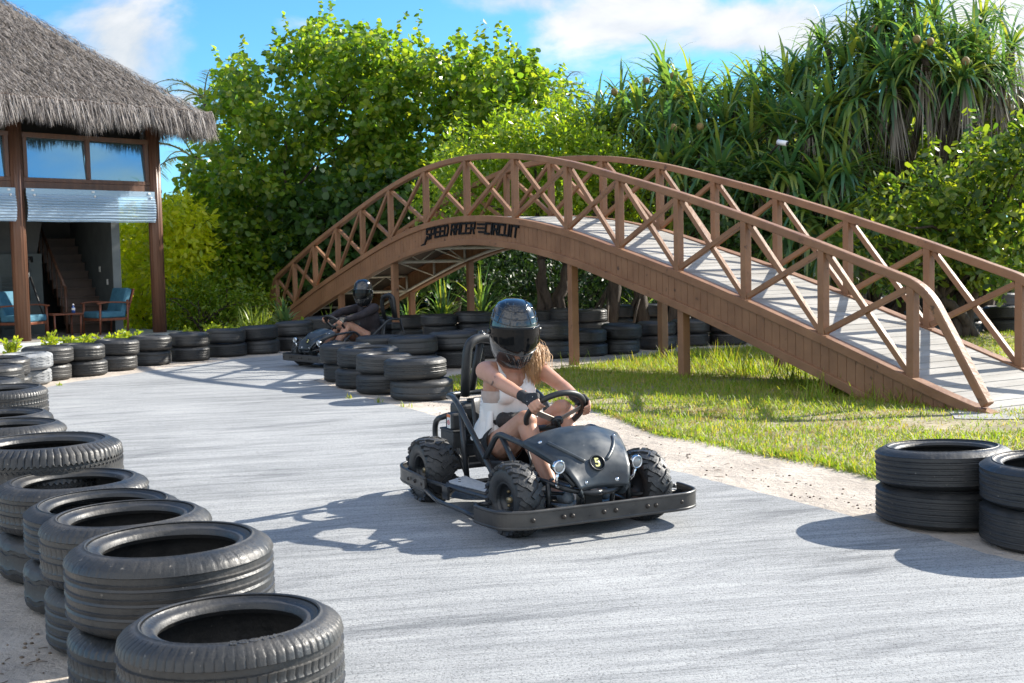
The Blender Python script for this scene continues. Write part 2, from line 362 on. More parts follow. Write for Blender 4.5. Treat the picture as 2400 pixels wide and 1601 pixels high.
def track_mat():
    m, nt, ns, L = newmat('broom_finished_concrete')
    out = N(ns, 'ShaderNodeOutputMaterial'); b = N(ns, 'ShaderNodeBsdfPrincipled'); L.new(b.outputs[0], out.inputs[0]); b.inputs['Roughness'].default_value = .82; b.inputs['Specular IOR Level'].default_value = .3
    g = N(ns, 'ShaderNodeNewGeometry'); p = g.outputs['Position']
    rot = N(ns, 'ShaderNodeMapping'); rot.inputs['Rotation'].default_value = (0, 0, math.radians(-10)); L.new(p, rot.inputs[0])
    mp = N(ns, 'ShaderNodeMapping'); mp.inputs['Scale'].default_value = (.30, 5.0, 1); L.new(rot.outputs[0], mp.inputs[0])
    n1 = N(ns, 'ShaderNodeTexNoise', i_Scale=1.7, i_Detail=12.0, i_Roughness=.78, i_Distortion=.12); L.new(mp.outputs[0], n1.inputs['Vector'])
    mp2 = N(ns, 'ShaderNodeMapping'); mp2.inputs['Scale'].default_value = (1.3, 60.0, 1); L.new(rot.outputs[0], mp2.inputs[0])
    n2 = N(ns, 'ShaderNodeTexNoise', i_Scale=1.6, i_Detail=4.0, i_Roughness=.6); L.new(mp2.outputs[0], n2.inputs['Vector'])
    n3 = N(ns, 'ShaderNodeTexNoise', i_Scale=.55, i_Detail=5.0, i_Roughness=.6); L.new(p, n3.inputs['Vector'])
    n4 = N(ns, 'ShaderNodeTexNoise', i_Scale=110.0, i_Detail=3.0, i_Roughness=.7); L.new(p, n4.inputs['Vector'])
    s = lambda a, k: fm(ns, L, 'MULTIPLY', a, k)
    t = fm(ns, L, 'ADD', fm(ns, L, 'ADD', s(n1.outputs['Fac'], .64), s(n2.outputs['Fac'], .34)), s(n3.outputs['Fac'], .30))
    r = ramp(ns, [(.42, (.095,.102,.108)), (.54, (.20,.21,.217)), (.63, (.29,.30,.306)), (.80, (.41,.418,.418))]); L.new(t, r.inputs[0])
    r4 = ramp(ns, [(.34, (.20,.20,.21)), (.46, (1,1,1)), (.68, (1.16,1.16,1.16))]); L.new(n4.outputs['Fac'], r4.inputs[0])
    mx = N(ns, 'ShaderNodeMix', data_type='RGBA', blend_type='MULTIPLY'); mx.inputs[0].default_value = .75; L.new(r.outputs[0], mx.inputs[6]); L.new(r4.outputs[0], mx.inputs[7])
    # tyre marks: dark smears along the racing line
    rot3 = N(ns, 'ShaderNodeMapping'); rot3.inputs['Rotation'].default_value = (0, 0, math.radians(-24)); L.new(p, rot3.inputs[0])
    mp3 = N(ns, 'ShaderNodeMapping'); mp3.inputs['Scale'].default_value = (.55, 2.4, 1); L.new(rot3.outputs[0], mp3.inputs[0])
    n5 = N(ns, 'ShaderNodeTexNoise', i_Scale=1.1, i_Detail=7.0, i_Roughness=.7, i_Distortion=.5); L.new(mp3.outputs[0], n5.inputs['Vector'])
    r5 = ramp(ns, [(.53, (1,1,1)), (.64, (.60,.61,.63)), (.74, (.50,.51,.53))]); L.new(n5.outputs['Fac'], r5.inputs[0])
    mx2 = N(ns, 'ShaderNodeMix', data_type='RGBA', blend_type='MULTIPLY'); mx2.inputs[0].default_value = .8; L.new(mx.outputs[2], mx2.inputs[6]); L.new(r5.outputs[0], mx2.inputs[7])
    L.new(mx2.outputs[2], b.inputs['Base Color'])
    bp = N(ns, 'ShaderNodeBump'); bp.inputs['Strength'].default_value = .55; bp.inputs['Distance'].default_value = .012
    hh = fm(ns, L, 'ADD', n2.outputs['Fac'], s(n4.outputs['Fac'], .6)); L.new(hh, bp.inputs['Height']); L.new(bp.outputs[0], b.inputs['Normal'])
    return m
def fm(ns, L, op, a, b):
    n = N(ns, 'ShaderNodeMath', operation=op)
    for i, q in enumerate((a, b)):
        if isinstance(q, (int, float)): n.inputs[i].default_value = q
        else: L.new(q, n.inputs[i])
    return n.outputs[0]
M_SAND = ground_mat(); M_TRACK = track_mat()
M_SOIL = mat('lawn_soil', (.17,.15,.08), (.40,.34,.23), rough=.95, scale=2.2, detail=8, bump=.6, bscale=14, coords='Object', lo=.35, hi=.72)
o = npmesh('ground', [(-300,-60,0),(300,-60,0),(300,500,0),(-300,500,0)], np.array([[0,1,2,3]]), M_SAND); tag(o, kind='structure')

def flat(name, pts, z, m, jit=.0):
    P = [(p[0], p[1]) for p in pts]; Q = []
    for i in range(len(P)):                                    # ragged edge
        a, b = np.array(P[i]), np.array(P[(i+1) % len(P)]); d = np.linalg.norm(b-a); k = max(1, int(d/.06)) if jit else 1
        for j in range(k): Q.append(a+(b-a)*j/k+RNG.normal(size=2)*jit)
    V = [(p[0], p[1], z) for p in Q]
    me = bpy.data.meshes.new(name); me.from_pydata(V, [], [list(range(len(V)))]); me.materials.append(m); me.update()
    bm = bmesh.new(); bm.from_mesh(me); bmesh.ops.triangulate(bm, faces=bm.faces); bmesh.ops.recalc_face_normals(bm, faces=bm.faces)
    if bm.faces and sum(f.normal.z for f in bm.faces) < 0: bmesh.ops.reverse_faces(bm, faces=bm.faces)
    bm.to_mesh(me); bm.free()
    return tag(link(bpy.data.objects.new(name, me)), kind='structure')
def G(lst, z=0.0): return [gz(x, y, z)[:2] for x, y in lst]
edge_right = catmull(G([(735,893),(800,913),(860,934),(975,963),(1075,990),(1300,1044),(1574,1104),(1650,1123),(1780,1156),(1996,1211),(2141,1248),(2305,1298),(2420,1326),(2700,1400),(3300,1570)]), 10)
edge_far = catmull(G([(1000,832),(900,828),(744,825),(656,834),(572,841),(488,851),(401,863),(323,875),(247,886),(168,897),(122,906),(60,925)]), 6)
edge_left = catmull([*G([(60,925),(100,990),(190,1080)]), (-2.0,6.6),(-1.75,5.6),(-1.45,4.9),(-1.05,4.2),(-.75,3.5),(-.45,2.7),(-.2,1.6),(0,-3)], 6)
poly = edge_right+[np.array((9, -3.0))]+edge_left[::-1][0:]+edge_far[::-1]
o = flat('track', poly, .006, M_TRACK, jit=.006)
lawn_front = catmull(G([(1050,912),(1120,918),(1200,925),(1340,945),(1467,980),(1534,1007),(1598,1021),(1780,1057),(1899,1076),(2060,1113),(2200,1128),(2420,1165),(2900,1230)]), 8)
lawn_back = catmull(G([(2900,800),(2400,776),(2250,784),(2100,800),(1900,808),(1800,812),(1700,818),(1620,822),(1530,836),(1400,853),(1290,868),(1130,872),(1050,885)]), 8)
LAWN = [tuple(p) for p in lawn_front]+[tuple(p) for p in lawn_back]
flat('lawn', LAWN, .005, M_SOIL, jit=.03)
M_PATH = mat('grey_cement', (.24,.24,.235), (.34,.335,.325), rough=.9, scale=3, detail=8, bump=.2, bscale=40)
flat('path', G([(2225,968),(2330,949),(2420,925),(2900,890),(2900,1000),(2420,985),(2310,986),(2240,984)]), .012, M_PATH, jit=.004)

# grass blades: one mesh of many thin bent blades
def grass():
    n = 125000; P = np.array(LAWN); lo, hi = P.min(0), P.max(0); pts = np.zeros((0,2))
    lo = np.maximum(lo, [-1.6, 5.0]); hi = np.minimum(hi, [8.5, 21])
    def fbm(q, s, k): return sum(np.sin(q[:,0]*s*a+k*b+np.sin(q[:,1]*s*c+b)*1.7)*np.cos(q[:,1]*s*a*.9+k*c)/a for a, b, c in ((1,1.3,2.1),(2.1,.4,1.7),(4.3,2.2,.8)))
    while len(pts) < n:
        q = lo+(hi-lo)*RNG.random((n,2)); q = q[inpoly(q[:,0], q[:,1], LAWN)]
        keep = RNG.random(len(q)) < np.clip(9.5/np.maximum(q[:,1], 5), .25, 1)
        f = fbm(q, 1.9, .7); bare = np.hypot(q[:,0]-3.75, q[:,1]-9.9) < .55
        edge = np.array([q[:,0]*0]).ravel()
        keep &= (f > -1.0) | (RNG.random(len(q)) < .35); keep &= ~(bare & (RNG.random(len(q)) < .75))
        pts = np.concatenate([pts, q[keep]])
    E_ = np.array([tuple(p) for p in lawn_front]); k = RNG.integers(0, len(E_)-1, 9000); u = RNG.random((9000,1)); q = E_[k]*(1-u)+E_[k+1]*u-np.array([.25,.95])*np.abs(RNG.normal(size=(9000,1)))*.10
    pts = np.concatenate([pts[:n-9000], q]); f = fbm(pts, 1.2, 2.0)
    tall = np.clip((pts[:,1]-10.2)/4, 0, 1)*np.clip(1-np.abs(pts[:,0]-2.2)/3.2, 0, 1)
    h = (.024+.034*RNG.random(n))*(1+.25*f)*(1+.9*tall)
    B = np.c_[pts, np.full(n, .003)]; D = np.c_[RNG.normal(size=(n,2))*1.15, np.ones(n)]
    dry = (fbm(pts, 2.6, 1.1)+.5*fbm(pts, 5.5, .3) > .95-.5*(np.abs(pts[:,1]-10.3) < .8)) & (RNG.random(n) < .72); dry |= RNG.random(n) < .05
    V, F = straps(B[dry], D[dry]*np.array([1.5,1.5,1]), h[dry]*1.15, .009, 1.0, nseg=2); tag(npmesh('dry_grass', V, F, M_STRAW), 'straw coloured dry patches in the lawn beside the arched bridge', 'grass', kind='stuff')
    V, F = straps(B[~dry], D[~dry], h[~dry]*1.25, .0115, .9, nseg=2)
    o = npmesh('grass', V, F, M_GRASS); return tag(o, 'mown coarse lawn grass under and in front of the arched bridge', 'grass', kind='stuff')
M_GRASS = leafmat('grass_blade', [(.13,.23,.02),(.18,.29,.028),(.22,.31,.035),(.27,.30,.05),(.36,.30,.11)], trans=.5, rough=.5, tcol=1.5)
M_STRAW = leafmat('dry_grass_blade', [(.30,.22,.10),(.42,.32,.16),(.36,.31,.12)], trans=.3, rough=.7, tcol=1.2)
grass()
# taller tufts by the bridge side and the posts
def tuft(name, loc, h, n, label, group, spread=.12, mt=None, bend=.9, wid=.012):
    t = RNG; B = np.c_[t.normal(size=(n,2))*spread, np.zeros(n)]; D = np.c_[t.normal(size=(n,2))*.45, np.ones(n)]
    V, F = straps(B, D, h*(.5+.6*t.random(n)), wid, bend, nseg=4)
    o = npmesh(name, V, F, mt or M_GRASS); o.location = (loc[0], loc[1], 0); return tag(o, label, 'grass tuft', group)

# debris on the sand: twigs, husks, pebbles as uncountable litter
def litter():
    mb = MB()
    reg = [[(1390,985),(1600,1050),(1990,1150),(2050,1190),(2000,1200),(1650,1115),(1480,1060)], [(0,1380),(120,1450),(180,1601),(0,1601)], [(980,940),(1060,930),(1060,985),(980,962)], [(1250,862),(1500,845),(1700,822),(1500,835)], [(2060,955),(2230,960),(2230,1000),(2060,990)]]
    for poly, n in zip(reg, (75, 24, 8, 16, 14)):
        for (x, y) in sample_poly(poly, n):
            p = gz(x, y); r = random.random()
            if r < .3:
                a = random.random()*2*PI; l = random.uniform(.02, .07); mb.tube([(p[0],p[1],.004),(p[0]+math.cos(a)*l*.5,p[1]+math.sin(a)*l*.5,.006),(p[0]+math.cos(a+.1)*l,p[1]+math.sin(a+.1)*l,.004)], [.0018,.002,.001], 4)
            else: mb.ball((p[0], p[1], .003), random.uniform(.003, .010), 6, 4, (1, .8, .6))
    o = mb.build('litter', mat('dry_litter', (.10,.075,.055), (.26,.21,.16), scale=20, rough=.9)); tag(o, 'dry twigs and small stones scattered over the pale sand', 'litter', kind='stuff')
litter()
# ------------------------------------------------------------------ tyres
def rubber(name, base, dust, amt, rough=.48):
    m, nt, ns, L = newmat(name)
    out = N(ns, 'ShaderNodeOutputMaterial'); b = N(ns, 'ShaderNodeBsdfPrincipled'); L.new(b.outputs[0], out.inputs[0]); b.inputs['Specular IOR Level'].default_value = .5
    tc = N(ns, 'ShaderNodeTexCoord'); oi = N(ns, 'ShaderNodeObjectInfo')
    ad = N(ns, 'ShaderNodeVectorMath', operation='ADD'); L.new(tc.outputs['Object'], ad.inputs[0])
    cb = N(ns, 'ShaderNodeCombineXYZ'); 
    for i in range(3): L.new(fm(ns, L, 'MULTIPLY', oi.outputs['Random'], 17.0+9*i), cb.inputs[i])
    L.new(cb.outputs[0], ad.inputs[1]); p = ad.outputs[0]
    n1 = N(ns, 'ShaderNodeTexNoise', i_Scale=5.0, i_Detail=8.0, i_Roughness=.68, i_Distortion=.3); L.new(p, n1.inputs['Vector'])
    n2 = N(ns, 'ShaderNodeTexNoise', i_Scale=55.0, i_Detail=3.0, i_Roughness=.6); L.new(p, n2.inputs['Vector'])
    mp = N(ns, 'ShaderNodeMapping'); mp.inputs['Scale'].default_value = (3, 3, 70); L.new(p, mp.inputs[0])
    n3 = N(ns, 'ShaderNodeTexNoise', i_Scale=1.0, i_Detail=5.0, i_Roughness=.7); L.new(mp.outputs[0], n3.inputs['Vector'])
    t = fm(ns, L, 'ADD', fm(ns, L, 'MULTIPLY', n1.outputs['Fac'], .62), fm(ns, L, 'ADD', fm(ns, L, 'MULTIPLY', n3.outputs['Fac'], .28), fm(ns, L, 'MULTIPLY', n2.outputs['Fac'], .1)))
    r = ramp(ns, [(.40, base), (.60, tuple(.5*a+.5*q for a, q in zip(base, dust))), (.74, dust)]); L.new(t, r.inputs[0])
    sp = ramp(ns, [(.68, (0,0,0)), (.74, (1,1,1))]); L.new(n2.outputs['Fac'], sp.inputs[0])
    mx = N(ns, 'ShaderNodeMix', data_type='RGBA'); L.new(fm(ns, L, 'MULTIPLY', sp.outputs[0], amt), mx.inputs[0]); L.new(r.outputs[0], mx.inputs[6]); mx.inputs[7].default_value = (.30,.27,.23,1); L.new(mx.outputs[2], b.inputs['Base Color'])
    rr = N(ns, 'ShaderNodeMapRange'); rr.inputs[1].default_value = .35; rr.inputs[2].default_value = .7; rr.inputs[3].default_value = rough-.12; rr.inputs[4].default_value = rough+.25; L.new(t, rr.inputs[0]); L.new(rr.outputs[0], b.inputs['Roughness'])
    bp = N(ns, 'ShaderNodeBump'); bp.inputs['Strength'].default_value = .25; bp.inputs['Distance'].default_value = .01; L.new(n2.outputs['Fac'], bp.inputs['Height']); L.new(bp.outputs[0], b.inputs['Normal'])
    return m
M_RUB = rubber('old_rubber', (.017,.019,.021), (.060,.057,.053), .45)
M_RUBD = rubber('dusty_rubber', (.019,.021,.023), (.078,.071,.063), .5, .44)
M_CHALK = rubber('chalky_rubber', (.12,.13,.14), (.55,.56,.57), .3, .7)
def tyre_profile(R, W, ri, grooves, worn=0.0):
    """closed (r, h) loop; tags mark the ring each point belongs to (0 plain, 1 shoulder, 2 rib)"""
    P = []; h = W/2
    side = [(ri+.012,-.30*W,0),(ri,-.36*W,0),(ri+.004,-.42*W,0),(ri+.014,-.445*W,0),(ri+.022,-.43*W,0),(ri+.038,-.462*W,0),(ri+.041,-.478*W,0),(ri+.046,-.476*W,0),(ri+.049,-.468*W,0),(ri+.4*(R-ri),-.495*W,0),(ri+.44*(R-ri),-.505*W,0),(ri+.47*(R-ri),-.497*W,0),(R-.055,-.485*W,0),(R-.048,-.49*W,0),(R-.035,-.455*W,1),(R-.014,-.405*W,1),(R-.005,-.36*W,1)]
    P += side; gd_ = .008*(1-worn); gw = .016*W/.2
    z0 = -.34*W; zs = [g*W for g in grooves]
    for g in zs:
        P += [(R-.004, z0, 2)] if abs(z0+.34*W) > 1e-6 else []
        P += [(R, g-gw*.62, 2), (R-gd_, g-gw*.45, 0), (R-gd_, g+gw*.45, 0), (R, g+gw*.62, 2)]; z0 = g+gw
    P += [(r, -z, t) for r, z, t in side[::-1]]
    P += [(R-.035,.40*W,0),(R-.022,.25*W,0),(R-.018,0,0),(R-.022,-.25*W,0),(R-.035,-.40*W,0)]
    return P
def make_tyre_mesh(name, m, R=.32, W=.20, ri=.205, seg=72, grooves=(-.2,0,.2), sh=3, notch=.007, rib=0, zig=0.0, worn=0.0):
    prof = tyre_profile(R, W, ri, grooves, worn); k = len(prof); V = []
    for i in range(seg):
        a = 2*PI*i/seg
        for q, (r, h, t) in enumerate(prof):
            rr, hh = r, h
            if t == 1 and i % sh == 0: rr -= notch*(1-worn*.4)
            if t == 2:
                if rib and i % rib == 0: rr -= .004*(1-worn)
            if zig and abs(h) < .3*W: hh += zig*(1 if (i//2) % 2 else -1)
            V.append((rr*math.cos(a), rr*math.sin(a), hh))
    idx = np.arange(seg*k).reshape(seg, k); nx = np.roll(idx, -1, 0)
    F = np.stack([idx, nx, np.roll(nx, -1, 1), np.roll(idx, -1, 1)], -1).reshape(-1, 4)
    me_o = npmesh(name, V, F, m, smooth=False); me = me_o.data
    bm = bmesh.new(); bm.from_mesh(me)                        # smooth except across groove walls
    for f in bm.faces: f.smooth = True
    for e in bm.edges: e.smooth = e.calc_face_angle(0) < math.radians(48)
    bm.to_mesh(me); bm.free()
    bpy.data.objects.remove(me_o); return me
TY = {
 'a': make_tyre_mesh('tyre', M_RUB, grooves=(-.24,-.08,.08,.24), sh=3, rib=0),
 'b': make_tyre_mesh('tyre', M_RUB, grooves=(-.18,0,.18), sh=2, rib=4, seg=80),
 'c': make_tyre_mesh('tyre', M_RUBD, grooves=(-.2,.2), sh=3, zig=.004, worn=.3),
 'd': make_tyre_mesh('tyre', M_RUB, grooves=(-.15,.15), sh=6, worn=.75, notch=.004),
 'e': make_tyre_mesh('tyre', M_RUBD, grooves=(-.22,0,.22), sh=4, worn=.4),
 'w': make_tyre_mesh('tyre', M_CHALK, grooves=(-.2,0,.2), sh=3, zig=.005),
 'A': make_tyre_mesh('tyre', M_RUBD, grooves=(-.22,0,.22), sh=6, rib=6, seg=432, notch=.0032),
 'B': make_tyre_mesh('tyre', M_RUBD, grooves=(-.26,-.09,.09,.26), sh=8, rib=0, seg=400, worn=.3, notch=.0025),
 'C': make_tyre_mesh('tyre', M_RUBD, grooves=(-.25,0,.25), sh=6, rib=6, seg=384, worn=.2, notch=.0030),
 'D': make_tyre_mesh('tyre', M_RUBD, grooves=(-.16,.16), sh=5, seg=360, zig=.004, worn=.3, notch=.009, ri=.20),
 'E': make_tyre_mesh('tyre', M_RUB, grooves=(-.3,-.15,0,.15,.3), sh=7, seg=140, worn=.6, notch=.003, ri=.215),
}
def put_tyre(kind, x, y, z, R, W, label, group, tilt=(0,0)):
    o = link(bpy.data.objects.new('tyre', TY[kind])); o.location = (x, y, z+W/2)
    o.scale = (R/.32, R/.32, W/.20); o.rotation_euler = (tilt[0], tilt[1], random.random()*6.28)
    return tag(o, label, 'tyre', group)
LEV = {1: ['only'], 2: ['lower', 'upper'], 3: ['bottom', 'middle', 'top']}
def stack(x, y, ztop, n, R, kinds, where, group, jit=.014, look=None, tilt=.014):
    W = ztop/n; res = []
    for i in range(n):
        k = kinds[i % len(kinds)]
        lk = look[i] if look else {'a': 'black ribbed', 'b': 'black block-treaded', 'c': 'dusty zigzag-grooved', 'd': 'worn smooth black', 'e': 'dusty grey', 'w': 'chalky white', 'A': 'dusty block-treaded', 'B': 'worn dusty ribbed', 'C': 'dusty ribbed', 'D': 'notched wide', 'E': 'smooth dark ribbed'}[k]
        jx, jy = random.gauss(0, jit), random.gauss(0, jit)
        res.append(put_tyre(k, x+jx, y+jy, i*W, R*(1 if jit < .005 else random.uniform(.96, 1.02)), W*1.0, f'{lk} {LEV[n][i]} tyre of {where}', group, (random.gauss(0, tilt), random.gauss(0, tilt))))
    return res
def at(px, d, z=.42):                     # X of a point at distance d, height z that the survey saw at column px
    v = np.array([0, d, z])-CAM; k = (px-1200)/FPX; a = cR-k*cF; return -(v[1]*a[1]+v[2]*a[2])/a[0]
ORD = ['nearest', 'second', 'third', 'fourth', 'fifth', 'sixth', 'seventh', 'eighth', 'ninth', 'tenth', 'eleventh', 'twelfth', 'thirteenth', 'fourteenth', 'fifteenth', 'sixteenth', 'seventeenth', 'eighteenth', 'nineteenth', 'twentieth', 'last']
# left edge of the track, from the camera away
left = [(540,3.24,.472,.302,2,'CA'),(396,4.0,.52,.338,2,'CB'),(302,4.6,.49,.318,2,'BC'),(237,5.15,.43,.322,2,'cE'),(172,5.68,.44,.345,2,'cC'),(100,6.2,.55,.40,2,'CD'),
        (24,7.2,.52,.32,2,'eC'),(5,7.9,.50,.32,2,'ae'),(10,9.6,.50,.33,2,'bA'),(-35,11.0,.45,.32,2,'ea'),(-17,12.6,.45,.32,2,'ee'),(7,14.0,.43,.32,2,'ce'),(58,15.1,.40,.32,2,'ww'),
        (108,15.75,.44,.32,2,'ee'),(192,16.3,.43,.32,2,'ab'),(272,17.05,.43,.315,2,'ea'),(350,17.85,.43,.315,2,'de'),(441,18.5,.43,.315,2,'ae'),(526,19.2,.44,.315,2,'ad'),(610,19.7,.45,.32,2,'da'),(690,20.3,.48,.32,2,'ad')]
LEFT = []
for i, (px, d, zt, R, n, ks) in enumerate(left):
    w = f'the {ORD[i]} stack in the left track edge row'
    LEFT.append(stack(at(px, d), d, zt, n, R, ks, w, 'tyres stacked along the left track edge', jit=.004 if i < 9 else .018))
# island by the bridge end of the bend
isl = [(981,12.6,.43,.33,2,'db','the nearest stack'),(901,13.3,.43,.325,2,'be','the second stack'),(858,14.0,.46,.365,2,'ab','the widest stack'),(812,14.75,.46,.33,2,'aa','the leftmost stack'),(890,16.4,.44,.33,2,'ab','the half hidden stack behind the widest'),(965,15.9,.46,.33,2,'ad','the stack with a white chip'),(1072,16.4,.48,.38,2,'ad','the stack left of the roll hoop')]
for px, d, zt, R, n, ks, w in isl: stack(at(px, d), d, zt, n, R, ks, w+' on the island', 'tyres stacked on the island in the bend')
# far wall behind the second kart and under the bridge
far = [(768,22.0,.48,.42,2,'aa','behind the far steering wheel'),(868,22.2,.45,.34,2,'ad','behind the far driver'),(953,22.0,.46,.34,2,'de','right of the far kart engine'),(1032,20.4,.54,.315,3,'abe','three high left of the roll hoop'),(1112,20.5,.57,.32,3,'aad','three high left of the near helmet'),(1135,17.8,.45,.32,2,'ad','low behind the near driver shoulder')]
for px, d, zt, R, n, ks, w in far: stack(at(px, d), d, zt, n, R, ks, 'the far stack '+w, 'tyres of the far wall under the bridge')
under = [(1293,17.6,.53,.36,2,'de'),(1370,17.8,.385,.315,2,'ee'),(1452,18.05,.44,.315,2,'db'),(1541,18.8,.42,.315,2,'ce'),(1616,19.3,.42,.315,2,'ae'),(1706,19.4,.41,.315,2,'aa')]
for i, (px, d, zt, R, n, ks) in enumerate(under): stack(at(px, d), d, zt, n, R, ks, f'the {["first","second","third","fourth","fifth","sixth"][i]} stack in the front row under the bridge', 'tyres of the front row under the bridge')
back = [(1262,23,.46,.3,2,'da'),(1318,23,.5,.32,2,'ad'),(1386,22.6,.48,.32,2,'aa'),(1452,23.6,.51,.33,2,'aa'),(1524,23.8,.51,.33,2,'ad'),(1596,24,.51,.32,2,'aa'),(1668,24.4,.5,.32,2,'da'),(1742,24.8,.5,.32,2,'aa')]
for i, (px, d, zt, R, n, ks) in enumerate(back): stack(at(px, d), d, zt, n, R, ks, f'the {["first","second","third","fourth","fifth","sixth","seventh","eighth"][i]} stack in the back row under the bridge', 'tyres of the back row under the bridge')
rf = [(2165,20.6,.42,.33,2,'ca'),(2255,20.8,.45,.33,2,'ad'),(2352,21.0,.45,.34,2,'aa')]
for i, (px, d, zt, R, n, ks) in enumerate(rf): stack(at(px, d), d, zt, n, R, ks, f'the {["left","middle","right"][i]} front stack seen through the far railing', 'tyres seen through the right end of the bridge')
rb = [(2030,23.5),(2110,23.6),(2190,23.8),(2267,24.0),(2350,24.2),(2430,24.4)]
for i, (px, d) in enumerate(rb): stack(at(px, d), d, .56, 2, .34, 'ad', f'the {ORD[i] if i else "first"} back stack seen through the far railing', 'tyres seen through the right end of the bridge')
# the two stacks by the lawn at the right
p = gz(2228, 1249); stack(2.25, 6.34, .40, 2, .340, 'EE', 'the complete stack on sand beside the lawn', 'tyres beside the lawn', jit=.003)
stack(2.58, 5.78, .41, 2, .33, 'EE', 'the stack cut by the right photo edge', 'tyres beside the lawn', jit=.003)
# raised sidewall lettering on three tyres
M_LET = rubber('raised_rubber_letter', (.03,.031,.032), (.11,.10,.09), .3, .4)
def side_text(txt, tyre, R, W, rad, a0, size, flip=False, label=None):
    cu = bpy.data.curves.new('lettering', 'FONT'); cu.body = txt; cu.size = size; cu.extrude = .0012; cu.align_x = 'CENTER'; cu.resolution_u = 2
    ob = bpy.data.objects.new('lettering', cu); COL.objects.link(ob); bpy.context.view_layer.update()
    me = bpy.data.meshes.new_from_object(ob.evaluated_get(bpy.context.evaluated_depsgraph_get())); bpy.data.objects.remove(ob)
    me.name = 'lettering'; n = len(me.vertices); co = np.zeros(n*3, np.float32); me.vertices.foreach_get('co', co); co = co.reshape(-1,3)
    s = -1 if flip else 1
    r = rad+co[:,1]*s; a = a0-co[:,0]*s/rad; z = W*.492+co[:,2]
    c2 = np.c_[r*np.cos(a), r*np.sin(a), z].astype(np.float32); me.vertices.foreach_set('co', c2.ravel()); me.update(); me.materials.clear(); me.materials.append(M_LET)
    o = link(bpy.data.objects.new('lettering', me), tyre); o.scale = (1/tyre.scale[0], 1/tyre.scale[1], 1/tyre.scale[2]); return o
for idx, txt, rad, wa, size, flip in ((0, 'ECOPIA', .258, -62, .042, True), (3, 'Continental', .262, 118, .040, False), (5, 'MAXXIS 701', .315, 88, .045, False)):
    ty = LEFT[idx][1]; ty.rotation_euler = (ty.rotation_euler[0], ty.rotation_euler[1], 0)
    side_text(txt, ty, 0, ty.scale[2]*.20, rad, math.radians(wa), size, flip)
# ------------------------------------------------------------------ arched timber bridge
M_WOOD = mat('brown_stained_timber', (.182,.085,.040), (.280,.144,.073), rough=.55, scale=2.6, detail=9, stretch=(1,1,1), bump=.25, bscale=22, lo=.3, hi=.72, rvar=.12, speck=(.075,.036,.02), speck_scale=10, speck_at=.67)
M_WOODRAW = mat('raw_timber', (.20,.10,.045), (.34,.19,.09), rough=.7, scale=3, detail=8, stretch=(6,6,1))
M_DECK = mat('weathered_deck_board', (.24,.228,.205), (.385,.375,.35), rough=.85, scale=1.3, detail=9, stretch=(3,.5,3), bump=.3, bscale=30, speck=(.22,.18,.14), speck_scale=22, speck_at=.70)
M_STEEL = mat('cream_painted_steel', (.50,.48,.40), (.60,.58,.50), rough=.45, scale=6)
M_BLACKL = mat('black_letter_paint', (.004,.005,.006), (.008,.009,.011), rough=.7, spec=.2, scale=20)
T = [0,1.14,2.3,3.47,4.65,5.83,7.22,8.68,10.1,11.5,12.75,13.97,15.2,16.4,17.53]
Zf = [.265,.61,.945,1.26,1.545,1.81,2.02,2.11,2.045,1.83,1.555,1.26,.95,.61,.30]
TZ = [(-1.08,-.03),(-.5,.12)]+list(zip(T, Zf))+[(18.1,.13),(18.62,-.03)]
def zf(t):
    ts = [q[0] for q in TZ]; i = min(max(int(np.searchsorted(ts, t))-1, 0), len(TZ)-2)
    a, b, c, d = TZ[max(i-1,0)], TZ[i], TZ[i+1], TZ[min(i+2,len(TZ)-1)]
    h = c[0]-b[0]; u = (t-b[0])/h; m0 = (c[1]-a[1])/(c[0]-a[0])*h; m1 = (d[1]-b[1])/(d[0]-b[0])*h
    return (2*u**3-3*u**2+1)*b[1]+(u**3-2*u**2+u)*m0+(-2*u**3+3*u**2)*c[1]+(u**3-u**2)*m1
HP, BW = .84, 1.52
BR = thing('footbridge', 'arched brown timber footbridge with crossed railings and a pale plank deck', 'bridge', (3.70, 11.2, 0), math.radians(120))
SS = np.linspace(-1.05, 18.58, 90)
rect = lambda w, h, cy=0, cz=0: [(cy-w/2,cz-h/2),(cy+w/2,cz-h/2),(cy+w/2,cz+h/2),(cy-w/2,cz+h/2)]
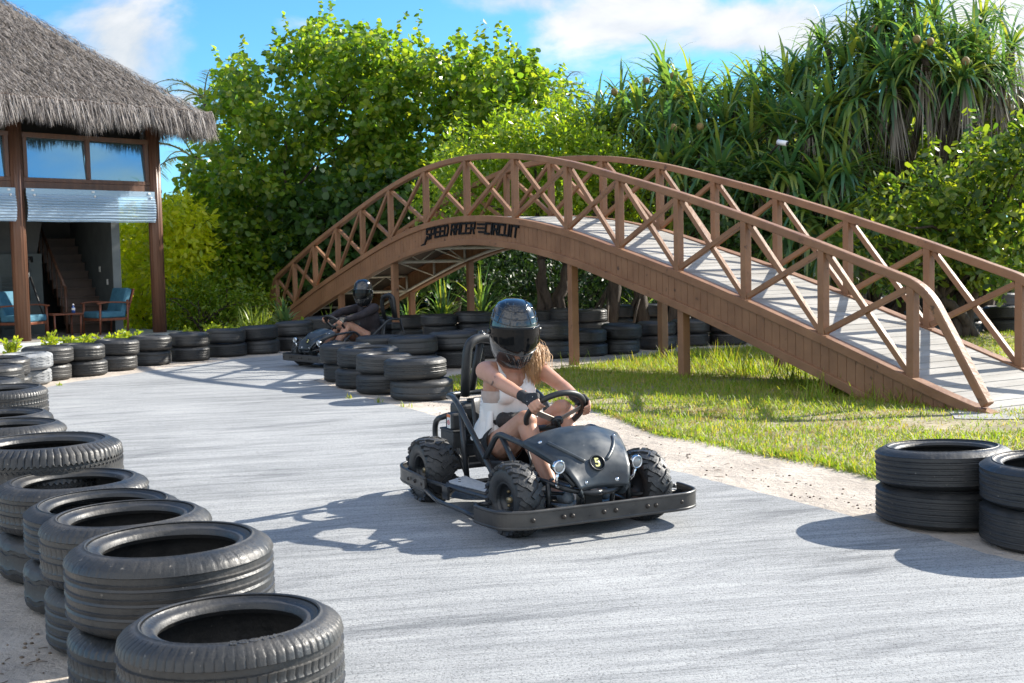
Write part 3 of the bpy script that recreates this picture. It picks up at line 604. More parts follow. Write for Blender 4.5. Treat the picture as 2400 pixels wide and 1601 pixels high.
for y0, sgn in ((0.0, 1), (-BW, -1)):
    # handrail with its sloping ends
    hr = [(-.83, zf(-.8)+.03), (-.30, .80), (-.13, 1.06), (.02, zf(0)+HP+.035)]
    c = [np.array((a, y0, b)) for a, b in hr[:1]]
    c += [np.array(p) for p in fillet([(-.84,y0,.05),(-.16,y0,zf(0)+HP-.02),(1.14,y0,zf(1.14)+HP+.035)], .24, 8)[1:-1]]
    c += [np.array((t, y0, zf(t)+HP+.035)) for t in np.arange(1.14, 16.5, .35)]
    c += [np.array(p) for p in fillet([(16.5,y0,zf(16.5)+HP+.03),(17.62,y0,zf(17.53)+HP-.02),(18.3,y0,.05)], .24, 8)[1:]]
    mb = MB(); mb.sweep(c, rect(.095, .085)); mb.build('handrail', M_WOOD, BR, bevel=.012)
    for i, t in enumerate(T):
        mb = MB(); z0, z1 = zf(t)-.02, zf(t)+HP; mb.box((t, y0, (z0+z1)/2), (.085, .085, z1-z0)); mb.build('post', M_WOOD, BR, bevel=.005)
    for i in range(len(T)-1):
        a, b = T[i], T[i+1]; e = .05
        for k, (p, q) in enumerate((((a+e, zf(a)+.03), (b-e, zf(b)+HP-.03)), ((a+e, zf(a)+HP-.03), (b-e, zf(b)+.03)))):
            mb = MB(); mb.bar((p[0], y0+(.012 if k else -.012), p[1]), (q[0], y0+(.012 if k else -.012), q[1]), .05, .058); mb.build('brace', M_WOOD, BR, bevel=.004)
    top = MB(); top.sweep([(t, y0, zf(t)-.045) for t in SS], rect(.125, .09, 0)); top.build('top_trim', M_WOOD, BR, bevel=.006)
    bot = MB(); SB = SS[(SS > -.35) & (SS < 17.9)]; bot.sweep([(t, y0+sgn*.012, zf(t)-.40) for t in SB], rect(.115, .09)); bot.build('bottom_trim', M_WOOD, BR, bevel=.006)
    pan = MB(); t = -.62
    while t < 18.15:                                           # upright tongue-and-groove boards
        w = .118; a, b = t+.0028, t+w-.0028
        P = [(a, zf(a)-.36), (b, zf(b)-.36), (b, zf(b)-.08), (a, zf(a)-.08)]; P = [(x, max(z, .004)) for x, z in P]
        if P[2][1] > .02:
            ya, yb = y0+sgn*.012, y0+sgn*(.034+random.uniform(-.0006, .0006)); V = [(x, ya, z) for x, z in P]+[(x, yb, z) for x, z in P]
            pan.add(V, [(3,2,1,0),(4,5,6,7),(0,1,5,4),(1,2,6,5),(2,3,7,6),(3,0,4,7)])
        t += w
    pan.build('side_panel', M_WOOD, BR)
    core = MB(); core.sweep([(t, y0, zf(t)-.225) for t in SB], rect(.02, .27)); core.build('panel_backing', M_WOODRAW, BR)
    for i in (1, 3, 5, 9, 11, 13):
        t = T[i]-.05; z1 = zf(t)-.43; mb = MB(); mb.box((t, y0-sgn*.02, z1/2), (.105, .105, z1)); mb.build('support_post', M_WOOD, BR, bevel=.006)
dk = MB(); t = -1.05
while t < 18.55:
    w = .135; a = t+.004; b = t+w-.004; za, zb = zf(a)-.015, zf(b)-.015; s = random.uniform(-.003, .003)
    V = []
    for y in (-.065, -BW+.065):
        for x, z in ((a, za+s), (b, zb+s), (b, zb-.03), (a, za-.03)): V.append((x, y, z))
    dk.add(V, [(0,1,2,3),(7,6,5,4),(0,4,5,1),(1,5,6,2),(2,6,7,3),(3,7,4,0)]); t += w
dk.build('deck', M_DECK, BR)
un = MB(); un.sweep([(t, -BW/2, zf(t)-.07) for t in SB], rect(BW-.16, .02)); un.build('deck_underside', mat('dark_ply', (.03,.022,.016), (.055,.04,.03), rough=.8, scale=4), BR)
for y in (-.09, -BW+.09):
    mb = MB(); mb.tube([(t, y, zf(t)-.40) for t in SB if .6 < t < 17], .026, 8); mb.build('lower_chord', M_STEEL, BR)
xs = [T[i] for i in range(1, 14)]
for i, t in enumerate(xs):
    z = zf(t)
    for y in (-.09, -BW+.09):
        mb = MB(); mb.tube([(t, y, z-.40), (t, y, z-.09)], .024, 8); mb.build('hanger', M_STEEL, BR)
    if i % 2 == 0 or 3 < i < 9:
        mb = MB(); mb.tube([(t,-.09,z-.40),(t,-BW+.09,z-.40)], .028, 8); mb.tube([(t,-.09,z-.11),(t,-BW+.09,z-.11)], .024, 8)
        for k in range(3):
            ya = -.09-(BW-.18)*k/3; yb = -.09-(BW-.18)*(k+1)/3; u = (.40,.11) if k % 2 else (.11,.40)
            mb.tube([(t,ya,z-u[0]),(t,yb,z-u[1])], .012, 6)
        mb.build('cross_truss', M_STEEL, BR)
for i in range(3, 9):
    mb = MB(); a, b = xs[i], xs[i+1]; mb.tube([(a,-.09,zf(a)-.40),(b,-BW+.09,zf(b)-.40)], .012, 6); mb.build('wind_brace', M_STEEL, BR)
# the lettering on the near side panel: block letters following the arch
GL = {'S': [[(1,1),(0,1),(0,.55),(1,.45),(1,0),(0,0)]], 'P': [[(0,0),(0,1),(1,1),(1,.42),(0,.42)]], 'E': [[(1,1),(0,1),(0,0),(1,0)],[(0,.5),(.8,.5)]], 'D': [[(0,0),(0,1),(.8,1),(1,.75),(1,.25),(.8,0),(0,0)]],
      'R': [[(0,0),(0,1),(1,1),(1,.5),(.1,.5)],[(.55,.5),(1,0)]], 'A': [[(0,0),(0,1),(1,1),(1,0)],[(0,.45),(1,.45)]], 'C': [[(1,1),(0,1),(0,0),(1,0)]], 'I': [[(.5,0),(.5,1)]], 'U': [[(0,1),(0,0),(1,0),(1,1)]], 'T': [[(0,1),(1.1,1)],[(.55,0),(.55,1)]]}
lt = MB(); tl, yp = 10.10, .0345
def put(u, v): t = tl-u; return (t, zf(t)-.265+v)
def stroke(pts, th, y1=.055):
    pts = [np.array(p) for p in pts]
    for a, b in zip(pts[:-1], pts[1:]):
        n = max(1, int(np.linalg.norm(b-a)/.12)); d = (b-a)/(np.linalg.norm(b-a)+1e-9)
        for k in range(n):
            p, q = a+(b-a)*k/n-d*th*.42, a+(b-a)*(k+1)/n+d*th*.42; nn = np.array([-d[1], d[0]])*th/2
            C4 = [put(*(p-nn)), put(*(q-nn)), put(*(q+nn)), put(*(p+nn))]; e = random.uniform(0, .0015)
            lt.add([(x, yp, z) for x, z in C4]+[(x, y1+e, z) for x, z in C4], [(0,1,2,3),(7,6,5,4),(0,4,5,1),(1,5,6,2),(2,6,7,3),(3,7,4,0)])
u = .08
for word, gap in (('SPEED', .07), ('RACER', .30), ('CIRCUIT', 0)):
    for ch in word:
        w, h = (.112 if ch != 'I' else .035), .150
        for st in GL[ch]: stroke([(u+x*w*(1 if ch != 'I' else .0)+(.02 if ch == 'I' else 0)+.28*h*(y-.5), y*h) for x, y in st], .030)
        u += w+.050
    if word == 'RACER':
        for k in range(3): stroke([(u+.05+.035*(k == 2)-.0*k, .135-.058*k), (u+.30, .135-.058*k)], .03)
    u += gap
stroke([(-.12,-.085),(.0,-.068),(.06,.0),(.09,.03)], .034)                   # tail of the S
stroke([(.07,.12),(.09,.172),(.22,.182),(.9,.188),(1.6,.188),(2.3,.186),(u+.03,.180)], .018)   # sweeping line above
lt.build('lettering', M_BLACKL, BR)
# ------------------------------------------------------------------ thatched pavilion
BA = math.atan2(.746, .666)
BD = thing('thatched_pavilion', 'open sided pavilion with a grey palm thatch roof and brown fluted columns', 'building', (-6.95, 24.0, 0), BA)
M_BROWN = mat('brown_painted_wood', (.095,.044,.026), (.15,.072,.042), rough=.45, scale=2, stretch=(8,8,.6), rvar=.1)
M_WALL = mat('grey_green_plaster', (.075,.088,.086), (.10,.115,.112), rough=.85, scale=3)
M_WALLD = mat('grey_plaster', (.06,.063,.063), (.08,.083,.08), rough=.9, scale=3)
M_DARKW = mat('dark_stained_wood', (.055,.033,.022), (.085,.052,.036), rough=.5, scale=3)
M_PALE = mat('pale_painted_slab', (.45,.50,.50), (.54,.58,.57), rough=.6, scale=4)
M_TILE = mat('floor_tile', (.28,.27,.25), (.36,.34,.31), rough=.4, scale=2)
M_GLASS = mat('mirrored_window_glass', (.20,.36,.44), rough=.03, metal=.85)
def clear_plastic():
    m, nt, ns, L = newmat('clear_vinyl'); out = N(ns, 'ShaderNodeOutputMaterial'); b = N(ns, 'ShaderNodeBsdfPrincipled'); t = N(ns, 'ShaderNodeBsdfTransparent'); mx = N(ns, 'ShaderNodeMixShader')
    b.inputs['Base Color'].default_value = (.40,.53,.66,1); b.inputs['Roughness'].default_value = .16; b.inputs['Specular IOR Level'].default_value = 1.0
    mx.inputs[0].default_value = .78; L.new(t.outputs[0], mx.inputs[1]); L.new(b.outputs[0], mx.inputs[2]); L.new(mx.outputs[0], out.inputs[0]); return m
M_VINYL = clear_plastic()
mb = MB(); mb.box((-4.2, 3.6, .07), (9.6, 8.3, .14)); mb.build('floor_slab', M_PALE, BD, bevel=.01)
mb = MB(); mb.box((-4.2, 3.6, .148), (9.3, 8.0, .012)); mb.build('floor', M_TILE, BD)
for x in (0, -2.8, -5.6):
    mb = MB(); mb.lathe([(.0,.15),(.135,.15),(.135,4.45),(0,4.45)], 56, c=(x,0,0), rfun=lambda i, q, r: r*(1 if i % 4 < 2 else .945)); mb.build('column', M_BROWN, BD)
for x, y in ((0, 7.0), (-5.6, 7.0)):
    mb = MB(); mb.lathe([(0,.15),(.13,.15),(.13,4.45),(0,4.45)], 24, c=(x,y,0)); mb.build('column', M_BROWN, BD)
# upper windows, beams and blinds of the two bays that show
for bx, w in ((-1.4, 2.56), (-4.2, 2.56)):
    fr = MB(); y = -.02
    for zc, h in ((3.86, .09), (3.06, .075)): fr.box((bx, y, zc), (w, .09, h))
    for xx in (bx-w/2+.05, bx, bx+w/2-.05): fr.box((xx, y, 3.46), (.075, .085, .72))
    wf = fr.build('window_frame', M_BROWN, BD, bevel=.006)
    for s in (-1, 1):
        g = MB(); g.box((bx+s*w/4, .01, 3.46), (w/2-.1, .012, .73), Matrix.Rotation(math.radians(-4.5), 3, 'X')); g.build('pane', M_GLASS, wf)
    bm_ = MB(); bm_.box((bx, .0, 2.955), (w, .12, .13)); bm_.build('beam', M_BROWN, BD, bevel=.005)
    dp = MB(); dp.box((bx, .25, 4.12), (w, .02, .6)); dp.build('gap_shade_panel', mat('gap_shade_black', (.012,.012,.013), rough=.8), BD)  # near-black sheet standing in for the shade in the gap above the windows
    # rolled clear blind: valance strip and loose horizontal folds
    hl = w/2+.02; va = MB(); va.box((bx, -.165, 2.845), (2*hl, .012, .10)); bl = va.build('blind', M_VINYL, BD)
    prof = []; z = 2.77
    for k in range(34):
        u = k/33; prof.append((-.16-.05*math.sin(u*PI)-.014*math.sin(k*1.9)-.008*math.sin(k*4.1), 2.80-.50*u))
    nx = 24; V = []
    for i in range(nx+1):
        for k, (py, pz) in enumerate(prof): V.append((bx-hl+2*hl*i/nx, py+.005*math.sin(i*.9+k*.5)*math.sin(k*.3), pz+.004*math.sin(i*.55+k*.23)))
    npf = np.array([[i*34+k, (i+1)*34+k, (i+1)*34+k+1, i*34+k+1] for i in range(nx) for k in range(33)])
    npmesh('vinyl_roll', V, npf, M_VINYL, bl, smooth=True)
    for xx in (bx-hl+.12, bx, bx+hl-.12):
        hk = MB(); hk.box((xx, -.178, 2.86), (.05, .012, .035)); hk.ball((xx+.03, -.185, 2.775), .022, 8, 6); hk.build('hook', mat('white_plastic', (.75,.76,.76), rough=.4), bl)
# ceiling and interior walls
mb = MB(); mb.box((-4.2, 3.7, 2.93), (9.0, 7.0, .06)); mb.build('ceiling', M_WALLD, BD)
mb = MB(); mb.box((-.36, 2.35, 1.53), (.14, 2.9, 2.76)); wl = mb.build('interior_wall', M_WALL, BD)
mb = MB(); mb.box((-.36, .885, 1.53), (.16, .03, 2.76)); mb.build('wall_end_trim', mat('grey_trim', (.16,.18,.18), (.20,.22,.22), rough=.7, scale=4), wl)
for yy, zz in ((1.75, 1.42), (1.28, 1.16)):
    mb = MB(); mb.box((-.436, yy, zz), (.012, .08, .11)); mb.build('light_switch', mat('ivory_plastic', (.7,.7,.66), rough=.4), wl)
mb = MB(); mb.box((-.85, 3.72, 1.53), (2.5, .10, 2.76)); mb.build('stair_wall', M_WALLD, BD)
mb = MB(); mb.box((-4.2, 4.9, 1.53), (7.8, .12, 2.76)); mb.build('back_wall', M_WALLD, BD)
mb = MB(); mb.box((-8.6, 3.6, 1.53), (.12, 7.4, 2.76)); mb.build('unseen_side_wall', M_WALLD, BD)  # out of view, added to keep daylight out of the interior
mb = MB(); mb.box((-2.75, 1.85, .95), (2.6, .08, 1.6)); pw = mb.build('partition', M_WALL, BD)
lv = MB()
for k in range(16): lv.bar((-2.3, 1.79, .32+k*.065), (-1.75, 1.79, .32+k*.065), .012, .05, up=(0,-.5,.8))
lv.box((-2.32, 1.79, .82), (.05, .03, 1.2)); lv.box((-1.73, 1.79, .82), (.05, .03, 1.2)); lv.box((-2.025, 1.79, 1.43), (.64, .03, .06)); lv.build('louvred_door', M_WALL, pw)
M4 = MB(); M4.prism([(-3.9,1.75),(-1.5,1.75),(-1.25,2.9),(-3.9,2.9)], 0, .06, Matrix(((1,0,0,0),(0,0,1,1.9),(0,1,0,0),(0,0,0,1)))); M4.build('stair_soffit', M_WALLD, BD)
st = MB()
for k in range(11): st.box((-.83, 1.35+k*.215, .15+.175*(k+.5)), (.78, .222, .175)); st.box((-.83, 1.33+k*.215, .15+.175*(k+1)+.004), (.79, .26, .025))
stc = st.build('staircase', M_DARKW, BD)
rl = MB(); rl.tube([(-1.26,1.3,1.05),(-1.26,3.4,2.65)], .03, 8); rl.tube([(-1.26,1.3,.15),(-1.26,1.3,1.1)], .03, 8)
for k in range(1, 7): rl.tube([(-1.26,1.3+k*.3,.3+k*.21),(-1.26,1.3+k*.3,1.05+k*.225)], .012, 6)
rlo = rl.build('stair_railing', M_BROWN, BD)
PV = Matrix.Translation((-.36, .9, 0)) @ Matrix.Rotation(math.radians(-12.7), 4, 'Z') @ Matrix.Translation((.36, -.9, 0))
for o in (wl, stc, rlo): o.matrix_local = PV
cab = MB(); cab.box((-3.6, 1.2, .75), (.9, .5, 1.2)); cab.box((-3.6, .94, .9), (.86, .012, .5)); cab.build('cabinet', M_DARKW, BD, bevel=.01)
# thatch: sub-roof, thousands of dry palm strips and a hanging fringe
RP = math.radians(40); EZ = 4.37; ex, ey = .8, -.8; ry = 3.2; rz = EZ+(ry-ey)*math.tan(RP)
sub = MB(); e = .10
sub.add([(ex-e,ey+e,EZ),(-9.8,ey+e,EZ),(-9.8,ry,rz-.1),(ex-4,ry,rz-.1),(ex-e,7.2-e,EZ),(-9.8,7.2-e,EZ)], [(0,3,2,1),(0,4,3),(3,4,5,2),(0,1,5,4)])
M_THD = mat('packed_thatch', (.10,.085,.07), (.18,.155,.13), rough=.95, scale=6, bump=.8, bscale=40)
rf = sub.build('roof', M_THD, BD)
def thatchmat():
    m, nt, ns, L = newmat('dry_palm_strip'); out = N(ns, 'ShaderNodeOutputMaterial'); b = N(ns, 'ShaderNodeBsdfPrincipled'); L.new(b.outputs[0], out.inputs[0]); b.inputs['Roughness'].default_value = .8; b.inputs['Specular IOR Level'].default_value = .3
    g = N(ns, 'ShaderNodeNewGeometry'); r = ramp(ns, [(0,(.065,.055,.05)),(.3,(.145,.125,.115)),(.7,(.255,.23,.215)),(1,(.42,.39,.37))]); L.new(g.outputs['Random Per Island'], r.inputs[0]); L.new(r.outputs[0], b.inputs['Base Color']); return m
M_TH = thatchmat()
def face_strips(n, front=True):
    u = RNG.random((n*2,2)); s = u[:,0]*4.0; a = u[:,1]*(10.6 if front else 8.0)
    ok = (a > s) & ((a < 10.2) if front else (a < 8-s)); s, a = s[ok][:n], a[ok][:n]; k = len(s)
    z = EZ+s*math.tan(RP)+RNG.random(k)*.05
    B = np.c_[ex-a, ey+s, z] if front else np.c_[ex-s, ey+a, z]
    dn = np.array([0,-math.cos(RP),-math.sin(RP)]) if front else np.array([math.cos(RP),0,-math.sin(RP)])
    nr = np.array([0,-math.sin(RP),math.cos(RP)]) if front else np.array([math.sin(RP),0,math.cos(RP)])
    D = dn+RNG.normal(size=(k,3))*.20+nr*(.10+.22*RNG.random(k))[:,None]
    return straps(B, D, (.16+.24*RNG.random(k)), .014, .35, nseg=2)
V, F = merge([face_strips(44000, True), face_strips(12000, False)]); npmesh('thatch', V, F, M_TH, rf)
def fringe(n):
    parts = []
    for front, ln, cnt in ((True, 10.2, n), (False, 8.0, n//2)):
        a = RNG.random(cnt)*ln; j = RNG.normal(size=cnt)*.07; z = EZ-.02+RNG.random(cnt)*.10
        B = np.c_[ex-a, ey+j, z] if front else np.c_[ex+j, ey+a, z]
        o_ = np.array([0,-1,0]) if front else np.array([1,0,0])
        D = np.array([0,0,-1.0])+o_*(.12+.35*RNG.random(cnt))[:,None]+RNG.normal(size=(cnt,3))*.10
        L_ = (.26+.26*RNG.random(cnt))*(1+.12*np.sin(a*3.1)+.1*np.sin(a*7.7))
        parts.append(straps(B, D, L_, .017, .5, nseg=3))
    a = RNG.random(600)*1.6-.8; B = np.c_[ex-.02-np.abs(a)*(a > 0), ey+.02+np.abs(a)*(a < 0), np.full(600, EZ)]; D = np.c_[RNG.random(600)*.5, -RNG.random(600)*.5, -np.ones(600)]
    parts.append(straps(B, D, .3+.3*RNG.random(600), .024, .5, nseg=3))
    return merge(parts)
V, F = fringe(10000); npmesh('thatch_fringe', V, F, M_TH, rf)
sm = MB(); sm.tube([(-9.5,ey-.06,EZ+.045)]+[(x, ey-.06-.012*math.sin(x*9), EZ+.05+.02*math.sin(x*9)) for x in np.linspace(-9.4, ex, 60)]+[(ex+.05, y, EZ+.05) for y in np.linspace(ey, 7, 8)], .012, 5); sm.build('binding_cord', M_DARKW, rf)
# furniture inside stands on the floor: things of their own
def wpt(x, y, z=0): c, s = math.cos(BA), math.sin(BA); return (-6.95+c*x-s*y, 24+s*x+c*y, z)
M_CUSH = mat('blue_cushion', (.035,.13,.20), (.055,.18,.26), rough=.8, scale=9, bump=.2, bscale=120)
M_TEAK = mat('reddish_teak', (.14,.045,.022), (.22,.075,.038), rough=.4, scale=4, stretch=(6,6,6))
def armchair(x, y, rot, label):
    t = thing('armchair', label, 'armchair', wpt(x, y, .155), BA+rot, 'lounge chairs in the pavilion')
    for sx in (-1, 1):
        for fx in (.30, -.28):
            m = MB(); m.tube([(fx, sx*.33, 0), (fx*.93 if fx > 0 else fx*1.05, sx*.33, .60 if fx > 0 else .66)], [.018,.024], 8); m.build('leg', M_TEAK, t)
        m = MB(); m.sweep(catmull([(.34,sx*.33,.60),(.1,sx*.33,.625),(-.36,sx*.33,.60)], 6), rect(.06,.028)); m.build('armrest', M_TEAK, t, bevel=.006)
    m = MB(); m.box((0,0,.29), (.62,.62,.05)); m.build('seat_frame', M_TEAK, t, bevel=.006)
    m = MB(); m.box((.02,0,.38), (.60,.58,.13)); m.build('seat_cushion', M_CUSH, t, bevel=.035, bseg=4)
    R_ = Matrix.Rotation(math.radians(-18), 3, 'Y'); m = MB(); m.box((-.30,0,.64), (.13,.58,.50), R_); m.build('back_cushion', M_CUSH, t, bevel=.04, bseg=4)
    m = MB(); m.box((-.385,0,.62), (.03,.60,.52), R_); m.build('backrest', M_TEAK, t, bevel=.006); return t
armchair(-.80, .62, math.radians(178), 'teak armchair with blue cushions in front of the stairs, beside the right column')
armchair(-2.42, .75, math.radians(-62), 'teak armchair with blue cushions half hidden behind the left column')
t = thing('coffee_table', 'low reddish wooden coffee table between the two blue armchairs', 'table', wpt(-1.62, .75, .155), BA)
m = MB(); m.box((0,0,.42), (.62,.42,.03)); m.build('table_top', M_TEAK, t, bevel=.006)
for sx in (-1,1):
    for sy in (-1,1): m = MB(); m.tube([(sx*.26,sy*.17,0),(sx*.27,sy*.18,.41)], [.016,.022], 8); m.build('leg', M_TEAK, t)
p = wpt(-1.42, .72, .59); t = thing('bottle', 'small white and blue bottle standing on the coffee table', 'bottle', p)
m = MB(); m.lathe([(0,0),(.033,0),(.033,.10),(.014,.125),(.014,.145),(0,.145)], 16); m.build('bottle_body', mat('blue_label', (.03,.12,.45), rough=.35), t)
m = MB(); m.lathe([(0,.146),(.017,.146),(.017,.175),(0,.175)], 14); m.lathe([(.0345,.055),(.0345,.098)], 16); m.build('cap', mat('white_cap', (.75,.76,.78), rough=.35), t)
t = thing('tripod', 'black camera tripod standing behind the left column of the pavilion', 'tripod', wpt(-2.02, 1.25, .155)); MB_ = mat('black_metal', (.012,.012,.013), rough=.4)
for a in (.4, 2.5, 4.6): m = MB(); m.tube([(.34*math.cos(a),.34*math.sin(a),0),(.03*math.cos(a),.03*math.sin(a),1.15)], [.014,.02], 8); m.build('leg', MB_, t)
m = MB(); m.tube([(0,0,.7),(0,0,1.42)], .018, 8); m.box((0,0,1.48), (.16,.12,.12)); m.tube([(0,0,1.5),(.06,-.14,1.5)], .035, 10); m.build('camera_head', MB_, t)
# ------------------------------------------------------------------ trees, shrubs, screw pines
M_BARK = mat('grey_brown_bark', (.035,.026,.02), (.09,.068,.052), rough=.9, scale=5, stretch=(3,3,.7), bump=.6, bscale=20)
M_LEAF1 = leafmat('broad_leaf', [(.055,.125,.022),(.09,.175,.024),(.13,.22,.026),(.165,.24,.03),(.215,.255,.036)], trans=.5, rough=.30, tcol=2.1, spec=.6)
M_LEAF2 = leafmat('bright_leaf', [(.085,.165,.014),(.125,.215,.018),(.175,.26,.022),(.24,.29,.03)], trans=.5, rough=.32, tcol=2.0, spec=.6)
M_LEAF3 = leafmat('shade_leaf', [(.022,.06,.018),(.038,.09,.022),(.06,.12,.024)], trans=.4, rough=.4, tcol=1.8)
M_LEAF5 = leafmat('shade_toned_leaf', [(.012,.034,.012),(.02,.05,.014),(.035,.075,.018)], trans=.25, rough=.45, tcol=1.5)  # leaf colour darkened to stand in for shade under the canopy
M_LEAF6 = leafmat('sunlit_yellow_green_leaf', [(.30,.38,.03),(.42,.48,.03),(.52,.56,.04),(.62,.62,.08)], trans=.55, rough=.32, tcol=1.8, spec=.6)  # own yellow-green, raised to stand in for sunlight the trees block
M_LEAF7 = leafmat('mixed_leaf', [(.03,.075,.018),(.05,.11,.02),(.085,.15,.022),(.14,.20,.025),(.22,.27,.03)], trans=.45, rough=.32, tcol=1.9, spec=.6)
M_LEAF4 = leafmat('young_leaf', [(.16,.24,.02),(.24,.32,.03),(.32,.36,.04)], trans=.45, rough=.35, tcol=1.7)
M_PAND = leafmat('screw_pine_leaf', [(.045,.12,.070),(.07,.16,.078),(.095,.19,.068),(.145,.22,.05),(.24,.27,.06)], trans=.40, rough=.30, tcol=1.9, spec=.6)
M_DEAD = leafmat('dead_leaf', [(.11,.095,.08),(.19,.165,.14),(.30,.27,.24)], trans=.15, rough=.8, tcol=1.0)
M_FRUIT = mat('screw_pine_fruit', (.13,.105,.035), (.24,.16,.05), rough=.7, scale=25, bump=.8, bscale=60)

def limb(mb, a, b, r0, r1, n=7, wob=.12):
    a, b = np.array(a, float), np.array(b, float); L_ = np.linalg.norm(b-a); off = RNG.normal(size=(n+1,3))*wob*L_*.12; off[0] = 0; off[-1] = 0
    P = [a+(b-a)*(i/n)+off[i]+np.array([0,0,.10*L_*math.sin(PI*i/n)]) for i in range(n+1)]
    mb.tube(P, [r0+(r1-r0)*(i/n) for i in range(n+1)], 7)
def foliage_tree(name, label, group, poly, D0, D1, nclump, rcl, nleaf, size, tpl, lm, base_px=None, base_D=None, shoots=0, droop=.35, cat='tree', shell=.62, ntrunk=3, shoot_len=.8):
    """crown volume surveyed from the photo: clumps fill the outline seen from the camera through the depth D0..D1"""
    q = sample_poly(poly, nclump); dd = D0+(D1-D0)*RNG.random(nclump)
    C = np.array([gd(x, y, d) for (x, y), d in zip(q, dd)]); cx = np.mean([p[0] for p in poly]) if base_px is None else base_px
    bD = (D0+D1)/2 if base_D is None else base_D; b = gd(cx, 800, bD); base = np.array([b[0], bD, 0])
    t = thing(name, label, cat, base, 0, group)
    cl = [(c-base, np.array([1,1,.8])*rcl*random.uniform(.65, 1.25)) for c in C]
    parts = [crown_leaves(cl, nleaf, size, tpl, droop, shell)]
    if shoots:                                                  # upright shoots breaking the outline
        up = sorted(range(nclump), key=lambda i: -C[i][2]+.02*random.random())[:max(shoots*2, 4)]; LP = []; LD = []
        for k in range(shoots):
            c = cl[random.choice(up)]; d = np.array([random.gauss(0,.35), random.gauss(0,.25), 1.0]); d /= np.linalg.norm(d); st = c[0]+d*c[1]*.7; ln = shoot_len*random.uniform(.5, 1.2)
            for j in range(22): u = j/22; LP.append(st+d*ln*u); v = randdir(1)[0]; v[2] = v[2]*.3-.25; LD.append(v)
        LP = np.array(LP); LD = np.array(LD); parts.append(leafcloud(LP, LD, np.array([0,0,.8])+randdir(len(LP))*.7, size*(.6+.6*RNG.random(len(LP))), tpl))
    V, F = merge(parts); npmesh('crown', V, F, lm, t)
    mb = MB(); hz = max(c[0][2] for c in cl)
    for k in range(ntrunk):
        f = (random.uniform(-.35,.35), random.uniform(-.3,.3), 0); e = cl[random.randrange(nclump)][0]; mid = np.array([f[0]+(e[0]-f[0])*.3, f[1]+(e[1]-f[1])*.3, e[2]*.45])
        limb(mb, f, mid, .10 if hz > 3 else .035, .07 if hz > 3 else .025); 
        for j in range(5):
            i = random.randrange(nclump); limb(mb, mid, cl[i][0], .05 if hz > 3 else .018, .012)
    mb.build('trunk', M_BARK, t); return t
# the broadleaf trees behind the bridge
foliage_tree('broadleaf_tree', 'tall dark broadleaf tree with heart shaped leaves beside the thatch roof', 'trees behind the bridge',
    [(400,600),(395,500),(430,430),(420,350),(455,300),(500,205),(560,165),(600,130),(660,115),(725,110),(765,50),(800,45),(850,85),(900,115),(940,150),(930,330),(905,480),(800,560),(640,640),(520,690)], 27.5, 31.5, 240, .44, 26000, .138, LEAF_HEART, M_LEAF1, base_px=640, shoots=26, ntrunk=4)
foliage_tree('broadleaf_tree', 'tall sunlit broadleaf tree with upright shoots behind the crown of the bridge', 'trees behind the bridge',
    [(860,190),(930,150),(975,110),(1040,110),(1100,120),(1160,150),(1190,120),(1220,125),(1250,185),(1300,230),(1380,290),(1400,400),(1200,480),(1000,520),(860,520)], 27, 31, 190, .42, 19500, .138, LEAF_HEART, M_LEAF1, base_px=1100, shoots=24, ntrunk=4)
foliage_tree('broadleaf_tree', 'low bright broadleaf tree with small leaves right behind the bridge railing', 'trees behind the bridge',
    [(1000,420),(1060,350),(1150,300),(1250,250),(1340,220),(1420,240),(1480,320),(1550,370),(1640,415),(1680,480),(1550,540),(1250,560),(1020,540)], 21.5, 24.5, 150, .40, 21000, .105, LEAF_OVAL, M_LEAF2, base_px=1300, shoots=40, ntrunk=4, droop=.1, shoot_len=.6)
foliage_tree('broadleaf_tree', 'dark leafy tree filling the space under the left half of the bridge railing', 'trees behind the bridge',
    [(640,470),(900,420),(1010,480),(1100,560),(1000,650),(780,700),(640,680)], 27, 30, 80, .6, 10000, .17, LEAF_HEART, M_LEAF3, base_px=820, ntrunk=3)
# hedge of shrubs between the pavilion and the bridge foot
for (lab, poly, D0, D1, n, m, sz) in (
    ('bright yellow green shrub seen through the open bay of the pavilion', [(255,520),(300,500),(370,510),(380,640),(350,745),(260,750)], 28, 30.5, 60, M_LEAF6, .17),
    ('yellow green shrub right beside the corner column of the pavilion', [(370,500),(420,470),(470,520),(480,620),(450,730),(375,750)], 26.5, 28.5, 60, M_LEAF6, .17),
    ('darker shrub between the corner column and the bridge foot', [(450,590),(540,560),(640,600),(650,700),(600,745),(450,755)], 27, 29.5, 70, M_LEAF2, .16),
    ('small leaved low hedge along the garden edge behind the far tyres', [(390,690),(480,660),(560,680),(640,700),(640,765),(390,770)], 25.6, 26.8, 60, M_LEAF2, .085)):
    foliage_tree('shrub', lab, 'garden shrubs left of the bridge', poly, D0, D1, n, .42, 5200, sz, LEAF_OVAL, m, shoots=6, ntrunk=3, cat='shrub', shoot_len=.4)
